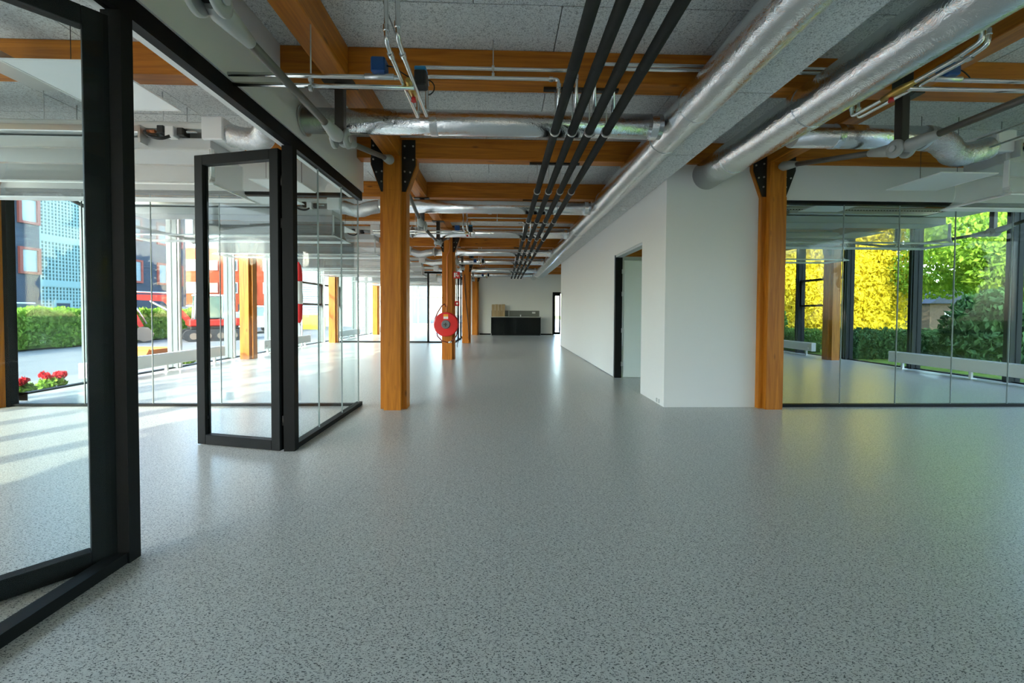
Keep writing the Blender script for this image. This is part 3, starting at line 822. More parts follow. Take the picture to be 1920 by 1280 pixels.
for i, y in enumerate(UN):
    climate_unit(-5.9, -2.68 if i else -2.72, y, nm[i], detail=i < 4)
    yb = BR[i]
    xs_ = XP - .10 if i == 0 else -1.9
    flex([(xs_, yb, 2.83), (xs_ - .15, yb + .03, 2.82), (xs_ - .42, y - .2, 2.79), (-2.61, y - .1, 2.86)] if i == 0 else
         [(xs_, yb, 2.83), (xs_ - .2, yb + .02, 2.80), (xs_ - .42, y - .14, 2.78), (-2.575, y - .08, 2.86)], .095,
         ['crumpled silver flexible duct in the left glass room under the bulkhead', 'crumpled silver flexible duct left of the tall near column', 'second crumpled silver flexible duct past the tall near column', 'crumpled silver flexible duct left of the hose reel column head',
          'crumpled silver flexible duct behind the hose reel column', 'crumpled silver flexible duct at the distant glass room', 'crumpled silver flexible duct nearest the back wall'][i])
climate_unit(4.95, 8.0, 4.1, 'white climate unit at the right edge above the hall', flip=True)
climate_unit(4.1, 7.5, 6.85, 'white climate unit behind the right glass wall, nearer of two', flip=True)
climate_unit(4.1, 7.5, 9.0, 'white climate unit behind the right glass wall, farther of two', flip=True, detail=False)
flex([(3.95, 3.74, 2.83), (4.12, 3.74, 2.80), (4.4, 3.84, 2.72), (4.85, 3.98, 2.84)], .10, 'crumpled silver flexible duct at the right edge under the ceiling')

# ------------------------------------------------------------------ four insulated pipes with clamps
for i, x in enumerate((.425, .565, .705, .845)):
    z = 2.655
    t = thing('insulated_pipe', (x, 8, z), '%s of four dark grey insulated pipes, counted from the left' % ORD[i+1], 'pipe', 'dark insulated pipes')
    MB().tube([(x, -3, z), (x, 3, z), (x, 9, z), (x, 18.3, z)], .035, 16).build('insulation', 'pipe_insulation', t)
    for k in range(-2, 8):
        y = 5 + k*BAY
        c = MB().ring((x, y, z), (0, 1, 0), .034, .043, .022, 20).build('clamp', 'galvanised', t)
        MB().tube([(x, y, z + .04), (x, y, ZB - .02)], .0045, 6).build('rod', 'galvanised', c)
    for k in range(-2, 7):
        y = 5 + k*BAY + .8
        MB().ring((x, y, z), (0, 1, 0), .030, .0362, .05, 16).build('seam_band', 'pipe_insulation', t)
for k in range(-1, 8):
    y = 5 + k*BAY
    tag(MB().box(.33, .94, y - .02, y + .02, ZB - .022, ZB - .001).build('mounting_rail', 'dark_steel', origin=(.63, y, ZB)), 'thin steel rail holding the dark pipes under the %s beam from the camera' % ORD[k+2], 'rail', 'pipe rails')

# ------------------------------------------------------------------ heating pipe runs with blue valve actuators
def heat_run(b, sg, cx, pipes, end, label, lab2, z0=2.655, detail=True):
    """cx: centre of the lengthwise pair, pipes: x of the two mains, end: where the branches go, sg=-1: branch to -X"""
    t = thing('heating_pipe_run', (cx, b + 2.7, z0), label, 'pipe', 'thin steel heating pipes')
    xa, xb = cx + sg*.035, cx - sg*.035
    yA, yB = b + 2.36, b + 3.15
    tops = (3.035, 2.955) if sg < 0 else (3.09, 3.045)
    for i, (x, xp, zt) in enumerate(((xa, pipes[1], tops[0]), (xb, pipes[0], tops[1]))):
        dy = -.03*i; xx = x
        MB().tube(bend([(x, yA - .06 + dy, ZC), (x, yA - .06 + dy, z0 + .02), (x, yA + .05, z0), (x, yB - .02*i, z0 ), (x, yB - .02*i, zt), (xp, yB - .02*i, zt), (xp, yB - .02*i, 2.69)], .03), .0135, 12).build('riser_pipe' if i else 'flow_pipe', 'chrome_pipe', t)
        m = MB()
        for c, ax in (((x, yA - .06 + dy, z0 + .09), (0,0,1)), ((x, yA + .03, z0), (0,1,0)), ((x, yB - .02*i, z0 + .06), (0,0,1)), ((x, yB - .02*i, zt - .05), (0,0,1)), ((xp - .06*(1 if sg < 0 else -1), yB - .02*i, zt), (1,0,0)), ((xp, yB - .02*i, zt - .05), (0,0,1))):
            m.ring(c, ax, .011, .0185, .03, 12)
        tag(m.build('coupling_set', 'chrome_pipe', t), kind='stuff')
        zb_, yb_ = z0 + (.012 if i == 0 else -.022), b + 2.64 + .05*i
        MB().tube([(x, yb_, zb_), (end, yb_, zb_)], .0135, 12).build('branch_pipe', 'chrome_pipe', t)
    xm = (xb + pipes[0])/2
    for (x, y, z) in ((cx + (end - cx)*.55, b + 2.66, z0), (xm, yB - .01, tops[0])):
        r_ = MB().tube([(x, y, z - .06), (x, y, ZC)], .0045, 6).build('hanger_rod', 'galvanised', t)
        MB().ring((x, y, z), (1,0,0), .010, .019, .02, 12).ring((x, y, z - .055), (1,0,0), .010, .019, .02, 12).build('pipe_clip', 'galvanised', r_)['kind'] = 'stuff'
    # valves
    for j, (x, y, lab) in enumerate(((cx + sg*.17, b + 2.63, lab2[0]), (cx - sg*.02, b + 2.78, lab2[1]))):
        v = thing('valve_actuator', (x, y, z0), lab, 'valve', 'blue valve actuators')
        if j == 0:
            MB().bbox(x - .045, x + .045, y - .045, y + .045, z0 + .02, z0 + .115, .008).build('housing', 'blue_plastic', v)
            MB().tube([(x - .09, y, z0 + .012), (x + .09, y, z0 + .012)], .017, 10).build('valve_body', 'aluminium', v)
            MB().tube(bend([(x + .045, y, z0 + .08), (x + .1, y, z0 + .07), (x + .15, y, z0 + .03), (x + .22, y + .05, z0 + .02)], .04), .004, 6).build('lead', 'cable', v)
        else:
            MB().bbox(x - .0, x + .08, y - .04, y + .05, z0 + .03, z0 + .13, .008).build('housing', 'black_plastic', v)
            MB().bbox(x + .002, x + .078, y - .038, y + .048, z0 + .13, z0 + .155, .006).build('cover', 'blue_light', v)
            MB().tube([(x - .015, y - .14, z0), (x - .015, y - .06, z0), (x - .015, y, z0), (x - .015, y + .1, z0)], [.016, .026, .028, .016], 12).build('valve_body', 'brass', v)
            MB().tube([(x - .015, y + .03, z0 - .015), (x - .015, y + .03, z0 - .05)], [.012, .018], 10).build('drain_cap', 'red_plastic', v)
            MB().tube(arc((x + .08, y, z0 + .03), .05, 80, -80, 8, 'xz'), .004, 6).build('lead', 'cable', v)
    return t
heat_run(0, -1, -.61, (.425, .565), XP + .055, 'thin steel heating pipes with valves nearest the camera, left of the dark pipes', ('blue boxed valve actuator on the near left steel pipes', 'black and blue valve actuator on a brass body, near left'))
heat_run(5, -1, -.665, (.425, .565), -2.4, 'thin steel heating pipes with valves behind the tall near column', ('blue boxed valve actuator above the second branch duct', 'black and blue valve actuator behind the near column head'))
heat_run(10, -1, -.665, (.425, .565), -2.4, 'thin steel heating pipes with valves behind the hose reel column', ('blue boxed valve actuator right of the hose reel column head', 'small black and blue valve actuator behind the hose reel column head'))
heat_run(15, -1, -.665, (.425, .565), -1.7, 'thin steel heating pipes with valves nearest the back wall', ('blue boxed valve actuator nearest the back wall', 'small black valve actuator nearest the back wall'))
heat_run(0, 1, 2.76, (.845, .705), 7.9, 'thin steel heating pipes with valves at right, beside the thick foil duct', ('blue boxed valve actuator beside the thick foil duct at right', 'black and blue valve actuator on brass fittings at right'), z0=2.72)

# two thin conduits and a cable tray in the left room
tag(MB().tube(bend([(-5.8, 3.55, 3.16), (-3.0, 3.55, 3.16), (-2.8, 3.55, 3.20), (-1.9, 3.55, 3.20)], .08), .009, 8).build('conduit', 'galvanised', origin=(-3.5, 3.55, 3.16)), 'thin grey conduit under the ceiling of the left glass room', 'conduit')
t = thing('cable_tray', (-3.6, 3.0, 2.93), 'grey steel cable tray crossing above the left glass room', 'cable tray')
MB().box(-3.72, -3.5, -1.5, 3.4, 2.93, 2.936).build('tray_bed', 'galvanised', t)
MB().box(-3.726, -3.72, -1.5, 3.4, 2.93, 2.98).build('tray_edge', 'galvanised', t)
MB().box(-3.5, -3.494, -1.5, 3.4, 2.93, 2.98).build('tray_edge', 'galvanised', t)
for y in (1.2, 2.6): MB().tube([(-3.61, y, 2.98), (-3.61, y, ZC)], .006, 6).build('hanger_rod', 'galvanised', t)
for dx, lab in ((0, 'upper thin steel pipe slanting past the right climate unit'), (.22, 'lower thin steel pipe slanting past the right climate unit')):
    tag(MB().tube([(4.25 + dx, 3.55 + dx*.4, 2.74 - dx*.12), (4.30 + dx, 1.6, 2.78 - dx*.12), (4.35 + dx, -2, 2.78)], .009, 8).build('steel_pipe', 'chrome_pipe', origin=(4.3 + dx, 1, 2.75)), lab, 'pipe', 'thin pipes at the right edge')

# ------------------------------------------------------------------ LED panels
def led(x, y, z, label, s=.31):
    t = thing('light_panel', (x, y, z), label, 'light panel', 'white light panels')
    MB().box(x - s, x + s, y - s, y - s + .012, z, z + .012).box(x - s, x + s, y + s - .012, y + s, z, z + .012).box(x - s, x - s + .012, y - s + .012, y + s - .012, z, z + .012).box(x + s - .012, x + s, y - s + .012, y + s - .012, z, z + .012).build('frame', 'white_paint', t)
    MB().box(x - s + .012, x + s - .012, y - s + .012, y + s - .012, z + .004, z + .012).build('diffuser', 'panel_white', t)
    for dx in (-.2, .2): MB().tube([(x + dx, y, z + .012), (x + dx, y, ZC)], .0025, 5).build('suspension_wire', 'cable', t)
led(-2.95, 3.1, 2.80, 'square white light panel hanging in the left room, nearest the camera', .33)
led(-2.50, 4.76, 2.60, 'square white light panel above the open far glass door', .25)
led(4.58, 4.17, 2.56, 'square white light panel hanging in front of the right bulkhead', .29)
led(-3.2, 5.75, 2.72, 'square white light panel just beyond the left glass room')
led(-3.2, 7.9, 2.72, 'square white light panel over the sunlit floor, second beyond the glass room')
led(-3.2, 10.5, 2.72, 'square white light panel third beyond the glass room')
led(-3.2, 12.9, 2.72, 'square white light panel fourth beyond the glass room')
led(4.9, 5.9, 2.75, 'square white light panel behind the right glass wall, nearer the column')
led(7.0, 6.0, 2.72, 'square white light panel behind the right glass wall, nearer the windows')
led(7.0, 7.9, 2.72, 'square white light panel deep behind the right glass wall')

# ------------------------------------------------------------------ convectors along the windows
def convector(x, y0, y1, sg, label):
    t = thing('convector_heater', (x, (y0+y1)/2, 0), label, 'radiator', 'low white convectors')
    MB().bbox(x - .06, x + .06, y0, y1, .13, .35, .012).build('casing', 'white_paint', t)
    MB().box(x - .045, x + .045, y0 + .03, y1 - .03, .35, .356).build('grille', 'light_grey', t)
    for y in (y0, y1): MB().bbox(x - .065, x + .065, y - .012, y + .008, .125, .355, .006).build('end_cap', 'white_paint', t)
    n = 3
    for i in range(n):
        y = y0 + .25 + (y1 - y0 - .5)*i/(n - 1)
        f = MB().box(x - .02, x + .02, y - .02, y + .02, .008, .13).build('foot', 'white_paint', t)
        MB().box(x - .06, x + .06, y - .05, y + .05, .0005, .009).build('foot_plate', 'white_paint', f)
    MB().tube([(x - sg*.062, y0 + .1, .2), (x - sg*.1, y0 + .1, .2)], .02, 10).build('thermostat', 'white_paint', t)
convector(FL + .24, 6.37, 9.45, -1, 'low white convector along the left windows, nearest the camera')
convector(FL + .24, 11.0, 13.6, -1, 'low white convector along the left windows by the red and white tube')
convector(FL + .24, 15.9, 18.3, -1, 'low white convector along the left windows, farthest away')
convector(FR - .28, 5.6, 8.62, 1, 'low white convector along the right windows, nearest')
convector(FR - .28, 10.85, 13.4, 1, 'low white convector along the right windows behind the timber column')

# ------------------------------------------------------------------ hose reel on the second column
hx, hy, hz = -1.325, 9.73, .86
t = thing('fire_hose_reel', (hx, hy, hz), 'round red fire hose reel hanging on the second timber column', 'hose reel')
MB().tube([(hx, hy - .085, hz), (hx, hy - .08, hz), (hx, hy - .065, hz), (hx, hy - .055, hz)], [.265, .285, .29, .288], 48).build('front_disc', 'reel_red', t)
MB().tube([(hx, hy + .055, hz), (hx, hy + .075, hz)], .29, 48).build('rear_disc', 'reel_red', t)
MB().tube([(hx, hy - .055, hz), (hx, hy + .055, hz)], .2, 40).build('hose_coil', 'hose_red', t)
hub = MB().tube([(hx, hy - .11, hz), (hx, hy - .105, hz), (hx, hy - .085, hz)], [.085, .10, .105], 32).build('hub', 'hub_grey', t)
MB().box(hx - .05, hx + .03, hy - .122, hy - .11, hz - .012, hz + .012).box(hx - .015, hx + .01, hy - .13, hy - .11, hz - .05, hz + .04).build('valve_handle', 'dark_steel', hub)
MB().box(hx - .055, hx + .055, hy - .0905, hy - .0852, hz + .185, hz + .24).build('sticker', 'sticker_orange', t)
MB().box(hx - .055, hx + .055, hy - .0905, hy - .0852, hz + .13, hz + .185).build('sticker', 'sticker_white', t)
MB().box(hx - .05, hx + .05, hy + .075, hy + .115, hz - .12, hz + .12).build('wall_bracket', 'dark_steel', t)
MB().tube([(hx - .265, hy - .03, hz + .12), (hx - .20, hy - .04, hz + .28), (hx - .10, hy - .05, hz + .44), (hx - .04, hy - .02, hz + .48), (hx - .01, hy - .0, hz + .42)], .014, 8).build('hose_lead', 'hose_red', t)
MB().tube([(hx - .22, hy - .03, hz - .2), (hx - .20, hy - .05, hz - .28), (hx - .10, hy - .06, hz - .385), (hx + .05, hy - .06, hz - .43), (hx + .17, hy - .06, hz - .38), (hx + .25, hy - .05, hz - .26), (hx + .275, hy - .04, hz - .12)], .014, 8).build('hose_loop', 'hose_red', t)
MB().tube([(hx + .06, hy - .06, hz - .43), (hx + .13, hy - .07, hz - .41)], [.018, .03], 12).build('nozzle', 'galvanised', t)
MB().tube(bend([(hx + .01, hy - .03, hz + .3), (hx + .01, hy + .07, hz + .42), (hx + .01, hy + .078, 2.5), (hx + .07, hy + .078, 2.62), (hx + .08, hy + .078, 2.98)], .05), .012, 8).build('supply_pipe', 'copper', t)
t = thing('fire_sign', (-1.05, 9.83, 2.04), 'small red sign with white hose reel pictogram on the second timber column', 'sign')
sp = MB().box(-1.17, -1.02, 9.80, 9.803, 1.96, 2.12).box(-1.021, -1.018, 9.803, 9.94, 1.96, 2.12).build('plate', 'red_plastic', t)
MB().box(-1.155, -1.115, 9.797, 9.7995, 1.985, 2.095).box(-1.105, -1.075, 9.797, 9.7995, 2.06, 2.095).box(-1.105, -1.085, 9.797, 9.7995, 2.02, 2.05).ring((-1.065, 9.798, 2.02), (0, 1, 0), .012, .024, .002, 16).build('pictogram', 'sticker_white', t)
t = thing('alarm_button', (-1.08, 9.82, 1.36), 'small red alarm call point at the side of the hose reel column', 'alarm')
MB().bbox(-1.15, -1.03, 9.90, 9.96, 1.30, 1.42, .008).build('case', 'red_plastic', t)
MB().tube([(-1.09, 9.897, 1.36), (-1.09, 9.90, 1.36)], .025, 12).build('window', 'sticker_white', t)
MB().tube([(-1.1, 9.93, 1.42), (-1.1, 9.93, 2.9)], .008, 6).build('conduit', 'galvanised', t)
tag(MB().tube([(-1.09, 9.92, 1.30), (-1.085, 9.915, .9), (-1.09, 9.91, .5), (-1.085, 9.905, .3)], .006, 6).build('hanging_cable', 'cable', origin=(-1.09, 9.92, .3)), 'thin dark cable hanging beside the hose reel column', 'cable')
tag(MB().tube([(-1.36, 14.83, 2.5), (-1.33, 14.82, 1.8), (-1.25, 14.82, 1.0), (-1.2, 14.82, .4), (-1.2, 14.82, .12)], .014, 6).build('hanging_cable', 'cable', origin=(-1.3, 14.83, .1)), 'dark cable hanging down the front of the third timber column', 'cable')

# ------------------------------------------------------------------ kitchen unit at the back wall
t = thing('kitchen_cabinet', (.68, 19.9, 0), 'black kitchen base unit against the back wall', 'cabinet')
MB().box(-.52, 1.88, 19.62, 20.19, .1, .87).build('body', 'kitchen_black', t)
MB().box(-.50, 1.86, 19.66, 20.19, .0005, .1).build('plinth', 'kitchen_black', t)
for i in range(4):
    a = -.52 + i*.6
    MB().bbox(a + .002, a + .598, 19.60, 19.62, .105, .865, .002).build('door', 'kitchen_black', t)
tag(MB().bbox(-.54, 1.90, 19.585, 20.19, .87, .905, .003).build('worktop', 'worktop', origin=(.68, 19.9, .87)), 'thin stone coloured worktop on the black kitchen unit', 'worktop')
tag(MB().box(-.52, 1.86, 20.17, 20.198, .906, 1.20).build('backsplash', 'splash_grey', origin=(.68, 20.18, .906)), 'dark olive grey splash panel behind the worktop', 'panel')
t = thing('tap', (.34, 20.05, .905), 'slim chrome tap on the worktop beside the boards', 'tap')
MB().tube([(.34, 20.05, .906), (.34, 20.05, .93)], .025, 12).build('base', 'chrome_pipe', t)
MB().tube([(.34, 20.05, .93), (.34, 20.05, 1.1)] + arc((.34, 19.97, 1.1), .08, 0, 180, 8, 'yz')[1:] + [(.34, 19.89, 1.07)], .012, 8).build('spout', 'chrome_pipe', t)
t = thing('tap', (.92, 20.05, .905), 'short white dispenser on the worktop right of the slim tap', 'tap')
MB().tube([(.92, 20.05, .906), (.92, 20.05, .96)], [.03, .024], 12).build('base', 'white_paint', t)
MB().bbox(.89, .95, 19.98, 20.07, .96, 1.0, .006).build('head', 'white_paint', t)
t = thing('wall_socket', (1.58, 20.16, 1.10), 'white double socket on the dark splash panel', 'socket')
MB().bbox(1.50, 1.66, 20.158, 20.169, 1.06, 1.14, .003).build('cover_plate', 'white_paint', t)
for x in (1.54, 1.62): MB().ring((x, 20.157, 1.10), (0, 1, 0), .012, .026, .004, 16).build('outlet', 'light_grey', t)
for i in range(4):
    a = -.50 + i*.165
    tag(MB().bbox(a, a + .155, 19.99 - i*.016, 20.004 - i*.016, .906, 1.5 + .006*(i % 2), .002).build('oak_board', 'oak_board', origin=(a, 20.0, .906)),
        '%s oak board from the left, leaning upright on the kitchen worktop' % ORD[i+1], 'board', 'boards on the worktop')
# skirting of the back wall and small sockets
tag(MB().box(-1.1, -.55, 20.17, 20.199, .0005, .06).box(1.92, 2.50, 20.17, 20.199, .0005, .06).build('baseboard_back', 'black_frame', origin=(0, 20.19, 0)), 'dark skirting strip at the foot of the back wall', 'baseboard', kind='structure')
tag(MB().box(XC - .008, XC - .0005, 7.3, 13.9, .0005, .012).build('baseboard_core', 'joint_grey', origin=(XC, 10, 0)), 'thin ragged dark line at the foot of the long white wall', 'baseboard', kind='structure')
for y, n in ((5.12, 'left'), (5.2, 'right')):
    tag(MB().bbox(XC - .012, XC - .001, y - .012, y + .012, .02, .07, .002).build('wall_clip', 'galvanised', origin=(XC, y, .02)), 'small metal clip low on the white block corner, %s of two' % n, 'clip', 'clips at the block corner')
t = thing('smoke_detector', (1.88, 6.3, 2.80), 'small white detector under the bulkhead beside the long duct', 'detector')
MB().tube([(1.88, 6.3, 2.814), (1.88, 6.3, 2.79)], .05, 20).build('base', 'white_paint', t)
MB().tube([(1.88, 6.3, 2.79), (1.88, 6.3, 2.765)], [.04, .03], 20).build('head', 'white_paint', t)
t = thing('smoke_detector', (1.88, 13.2, 2.80), 'small white detector under the bulkhead near the far end of the white wall', 'detector')
MB().tube([(1.88, 13.2, 2.814), (1.88, 13.2, 2.79)], .05, 20).build('base', 'white_paint', t)
MB().tube([(1.88, 13.2, 2.79), (1.88, 13.2, 2.765)], [.04, .03], 20).build('head', 'white_paint', t)

# ------------------------------------------------------------------ red and white hanging tube
sx_, sy_ = -5.50, 11.2
t = thing('hanging_tube', (sx_, sy_, .8), 'red and white striped fabric tube hanging by the left windows', 'wind sock')
def sock(z0, z1, r0, r1, mat, nm_):
    n = 6; MB().tube([(sx_ + .012*math.sin(k), sy_, z0 + (z1 - z0)*k/n) for k in range(n + 1)], [r0 + (r1 - r0)*k/n for k in range(n + 1)], 16).build(nm_, mat, t)
sock(1.35, 1.96, .085, .085, 'fabric_white', 'white_band')
MB().tube([(sx_, sy_, .83), (sx_, sy_, .87), (sx_, sy_, .97), (sx_, sy_, 1.349)], [.015, .05, .072, .085], 16).build('red_tip', 'fabric_red', t)
MB().tube([(sx_, sy_, 1.961), (sx_, sy_, 2.2), (sx_ + .01, sy_, 2.38), (sx_ - .02, sy_, 2.48)], [.085, .08, .05, .015], 16).build('red_top', 'fabric_red', t)
MB().tube([(sx_ - .02, sy_, 2.48), (sx_ - .03, sy_, 2.6)], .006, 6).build('cord', 'cable', t)
MB().box(sx_ - .06, sx_ - .02, sy_ - .01, sy_ + .01, 2.58, 2.95).build('strap', 'strap_blue', t)
MB().prism([(sx_ - .17, 2.12), (sx_ - .11, 2.1), (sx_ - .02, 2.42), (sx_ - .08, 2.40)], 'y', sy_ - .004, sy_ + .004).build('flap', 'fabric_white', t)
MB().tube([(sx_, sy_, .83), (sx_ + .03, sy_, .76)], .006, 6).build('tail', 'cable', t)
# thin steel brace that the tube hangs from
tag(MB().tube([(FL + .12, 11.2, 2.96), (XL - .09, 11.2, 2.97), (sx_ + .1, 11.2, 2.97)], .014, 8).build('support_bar', 'dark_steel', origin=(-6.3, 11.2, 2.96)), 'short steel bar holding the red and white tube', 'bar')

# ------------------------------------------------------------------ outside, left: buildings, hedge, excavator, cars, flowers
def framed_window(parent, axis, c, w_, h_, out, frame, pane, fw_=.12):
    """window on a wall: axis 'x' wall faces +x at x=c[0]; axis 'y' wall faces -y at y=c[1]"""
    x, y, z = c
    m = MB(); p = MB()
    for (a0, a1, b0, b1) in ((-w_/2 - fw_, -w_/2, -h_/2 - fw_, h_/2 + fw_), (w_/2, w_/2 + fw_, -h_/2 - fw_, h_/2 + fw_), (-w_/2, w_/2, -h_/2 - fw_, -h_/2), (-w_/2, w_/2, h_/2, h_/2 + fw_)):
        if axis == 'x': m.box(x - .02, x + out, y + a0, y + a1, z + b0, z + b1)
        else: m.box(x + a0, x + a1, y - out, y + .02, z + b0, z + b1)
    f = m.build('window', frame, parent)
    if axis == 'x': p.box(x - .01, x + .03, y - w_/2, y + w_/2, z - h_/2, z + h_/2)
    else: p.box(x - w_/2, x + w_/2, y - .03, y + .01, z - h_/2, z + h_/2)
    p.build('pane', pane, f)

BX = -22.0
t = thing('slate_building', (BX, 22, -.1), 'dark slate clad building with a pale green lattice stair front', 'building')
MB().box(BX - 10, BX, 14, 20.05, -.1, 10).box(BX - 10, BX, 22.0, 29.0, -.1, 10).box(BX - 10, BX - .5, 20.05, 22.0, -.1, 10).build('wall', 'slate_cladding', t)
m = MB()
for k in range(26): m.box(BX, BX + .012, 14, 20.05, .3 + k*.38, .3 + k*.38 + .36).box(BX, BX + .012, 22.0, 29.0, .3 + k*.38, .3 + k*.38 + .36)
tag(m.build('slate_course', 'slate_cladding', t), kind='stuff')
for yc in (16.8, 19.6): 
    for zc in (1.5, 3.4, 5.72, 8.0):
        if zc == 1.5 and yc == 19.6: continue
        framed_window(t, 'x', (BX + .013, yc, zc), .62, 1.0, .10, 'red_frame', 'glass_sky')
for yc in (23.4, 25.15, 27.0, 28.3):
    for zc in (3.45, 6.0, 8.4): framed_window(t, 'x', (BX + .013, yc, zc), .55, 1.15, .08, 'red_frame', 'glass_sky')
for zc, yc in ((.6, 23.8), (.6, 26.6)): framed_window(t, 'x', (BX + .013, yc, zc), .9, 1.1, .06, 'slate_cladding', 'glass_sky')
MB().box(BX - .5, BX - .44, 20.05, 22.0, -.1, 10).build('lattice_back', 'lattice_back', t)
for (z0, z1) in ((.1, 2.25), (2.55, 4.45), (4.75, 7.2), (7.5, 10.0)):
    m = MB(); n = 12
    for i in range(n + 1):
        yy = 20.1 + 1.85*i/n; m.box(BX - .2, BX, yy - .035, yy + .035, z0, z1)
    k = int((z1 - z0)/.16)
    for i in range(k + 1):
        zz = z0 + (z1 - z0)*i/k; m.box(BX - .18, BX - .01, 20.1, 21.95, zz - .028, zz + .028)
    tag(m.build('lattice', 'lattice_green', t), kind='stuff')
for z in (2.25, 4.45, 7.2): MB().box(BX - .2, BX + .02, 20.05, 22.0, z, z + .3).build('lattice_band', 'lattice_green', t)
d = MB().box(BX - .1, BX + .03, 20.7, 21.35, -.1, 1.45).build('entrance_door', 'slate_cladding', t)
MB().box(BX - .1, BX + .05, 20.6, 20.7, -.1, 1.6).box(BX - .1, BX + .05, 21.35, 21.45, -.1, 1.6).box(BX - .1, BX + .05, 20.7, 21.35, 1.45, 1.6).build('door_surround', 'lattice_green', d)

t = thing('red_building', (-24, 38, -.1), 'orange red building with two rows of windows beyond the yard', 'building')
MB().box(-29.0, -17.5, 38, 46, -.1, 6.75).build('wall', 'brick_red', t)
MB().box(-29.1, -17.4, 37.95, 46.1, 6.75, 6.95).build('roof_edge', 'coping_white', t)
for zc in (5.2, 3.15):
    for i in range(7):
        framed_window(t, 'y', (-28.2 + i*1.72, 38, zc), 1.0, .85, .05, 'red_frame' if i % 2 else 'coping_white', 'glass_dark' if (i + int(zc)) % 3 else 'panel_white', .08)
for i in range(5): framed_window(t, 'y', (-27.9 + i*2.3, 38, .9), 1.5, 1.3, .05, 'slate_cladding', 'glass_dark', .1)
t = thing('white_building', (-12, 32, -.1), 'white building with horizontal metal siding beyond the far windows', 'building')
MB().box(-16.5, -7.0, 32, 40, -.1, 8).build('wall', 'siding', t)
m = MB()
for k in range(40):
    z = 1.0 + k*.175
    m.prism([(31.99, z), (31.955, z + .02), (31.985, z + .165), (31.99, z + .165)], 'x', -16.5, -7.0)
tag(m.build('siding_board', 'siding', t), kind='stuff')
MB().box(-16.5, -7.0, 31.96, 32.0, -.1, .98).build('plinth', 'light_grey', t)
d = MB().box(-14.2, -13.0, 31.93, 31.97, -.1, 2.9).build('gate_door', 'light_grey', t)
tag(MB().box(-13.4, -11.9, 27.0, 27.8, -.1, .75).box(-13.3, -12.0, 27.1, 27.7, .75, .85).build('grit_bin', 'yellow_paint', origin=(-12.6, 27.4, -.1)), 'low yellow bin in front of the white sided building', 'bin')

# foliage
def leaves(blobs, n, size, seed, flat=.0):
    rnd = random.Random(seed); vs = []; fs = []
    wts = [b[3]*b[4]*b[5] if len(b) > 5 else b[3]**3 for b in blobs]
    for _ in range(n):
        b = rnd.choices(blobs, wts)[0]
        while True:
            p = Vector((rnd.uniform(-1, 1), rnd.uniform(-1, 1), rnd.uniform(-1, 1)))
            if .45 < p.length < 1.0: break
        rx, ry, rz = b[3:6] if len(b) > 5 else (b[3],)*3
        c = Vector((b[0] + p.x*rx, b[1] + p.y*ry, b[2] + p.z*rz))
        s = size*rnd.uniform(.6, 1.3)
        q = Euler((rnd.uniform(0, 6.3), rnd.uniform(0, 6.3), rnd.uniform(0, 6.3))).to_matrix()
        a, bb = q @ Vector((s, 0, 0)), q @ Vector((0, s*.5, 0)); nn = q @ Vector((0, 0, s*.15))
        k = len(vs)
        vs += [c - a, c + bb + nn, c + a, c - bb + nn]; fs += [(k, k+1, k+2), (k, k+2, k+3)]
    return vs, fs
def boxleaves(x0, x1, y0, y1, z0, z1, n, size, seed):
    rnd = random.Random(seed); vs = []; fs = []
    dx, dy, dz = x1 - x0, y1 - y0, z1 - z0
    A = [dy*dz, dy*dz, dx*dz, dx*dz, dx*dy]
    for _ in range(n):
        f = rnd.choices(range(5), A)[0]; u, v, dd = rnd.random(), rnd.random(), rnd.uniform(-.05, .14)
        c = [(x0 + dd, y0 + u*dy, z0 + v*dz), (x1 - dd, y0 + u*dy, z0 + v*dz), (x0 + u*dx, y0 + dd, z0 + v*dz), (x0 + u*dx, y1 - dd, z0 + v*dz), (x0 + u*dx, y0 + v*dy, z1 - dd)][f]
        c = Vector(c) + Vector((0, 0, .05*math.sin(c[1]*5) + .04*math.sin(c[0]*7 + c[1]*3)))
        s = size*rnd.uniform(.6, 1.3)
        q = Euler((rnd.uniform(0, 6.3), rnd.uniform(0, 6.3), rnd.uniform(0, 6.3))).to_matrix()
        a, bb = q @ Vector((s, 0, 0)), q @ Vector((0, s*.5, 0)); nn = q @ Vector((0, 0, s*.15))
        k = len(vs); vs += [c - a, c + bb + nn, c + a, c - bb + nn]; fs += [(k, k+1, k+2), (k, k+2, k+3)]
    return vs, fs
def plant(name, loc, label, cat, lv, mat, stems=(), group=None, core=None, stemmat='bark'):
    t = thing(name, loc, label, cat, group)
    vs, fs = lv
    m = MB(); m.v = [Vector(v) for v in vs]; m.f = [list(f) for f in fs]; m.sm = [False]*len(fs)
    tag(m.build('foliage', mat, t, fix=False), kind='stuff')
    if core:
        c = MB()
        for b in core:
            if len(b) == 7: c.box(*b[:6])
            else: c.ball(b[:3], b[3:6], 14, 9)
        c.build('inner_growth', mat, t)
    for s in stems: MB().tube(s[0], s[1], 8).build('trunk' if len(s[0]) < 4 else 'branch', stemmat, t)
    return t
hedge_stems = [([(-14.75, y, -.1), (-14.75, y, .8)], [.04, .02]) for y in (9, 12, 15, 18)]
plant('hedge', (-14.7, 13, -.1), 'trimmed bright green hedge across the yard outside the left windows', 'hedge', boxleaves(-15.3, -14.2, 7.0, 20.0, 0, 1.12, 30000, .065, 3), 'leaf_hedge',
      hedge_stems, core=[(-15.15, -14.35, 7.15, 19.85, -.05, .98, 0)])
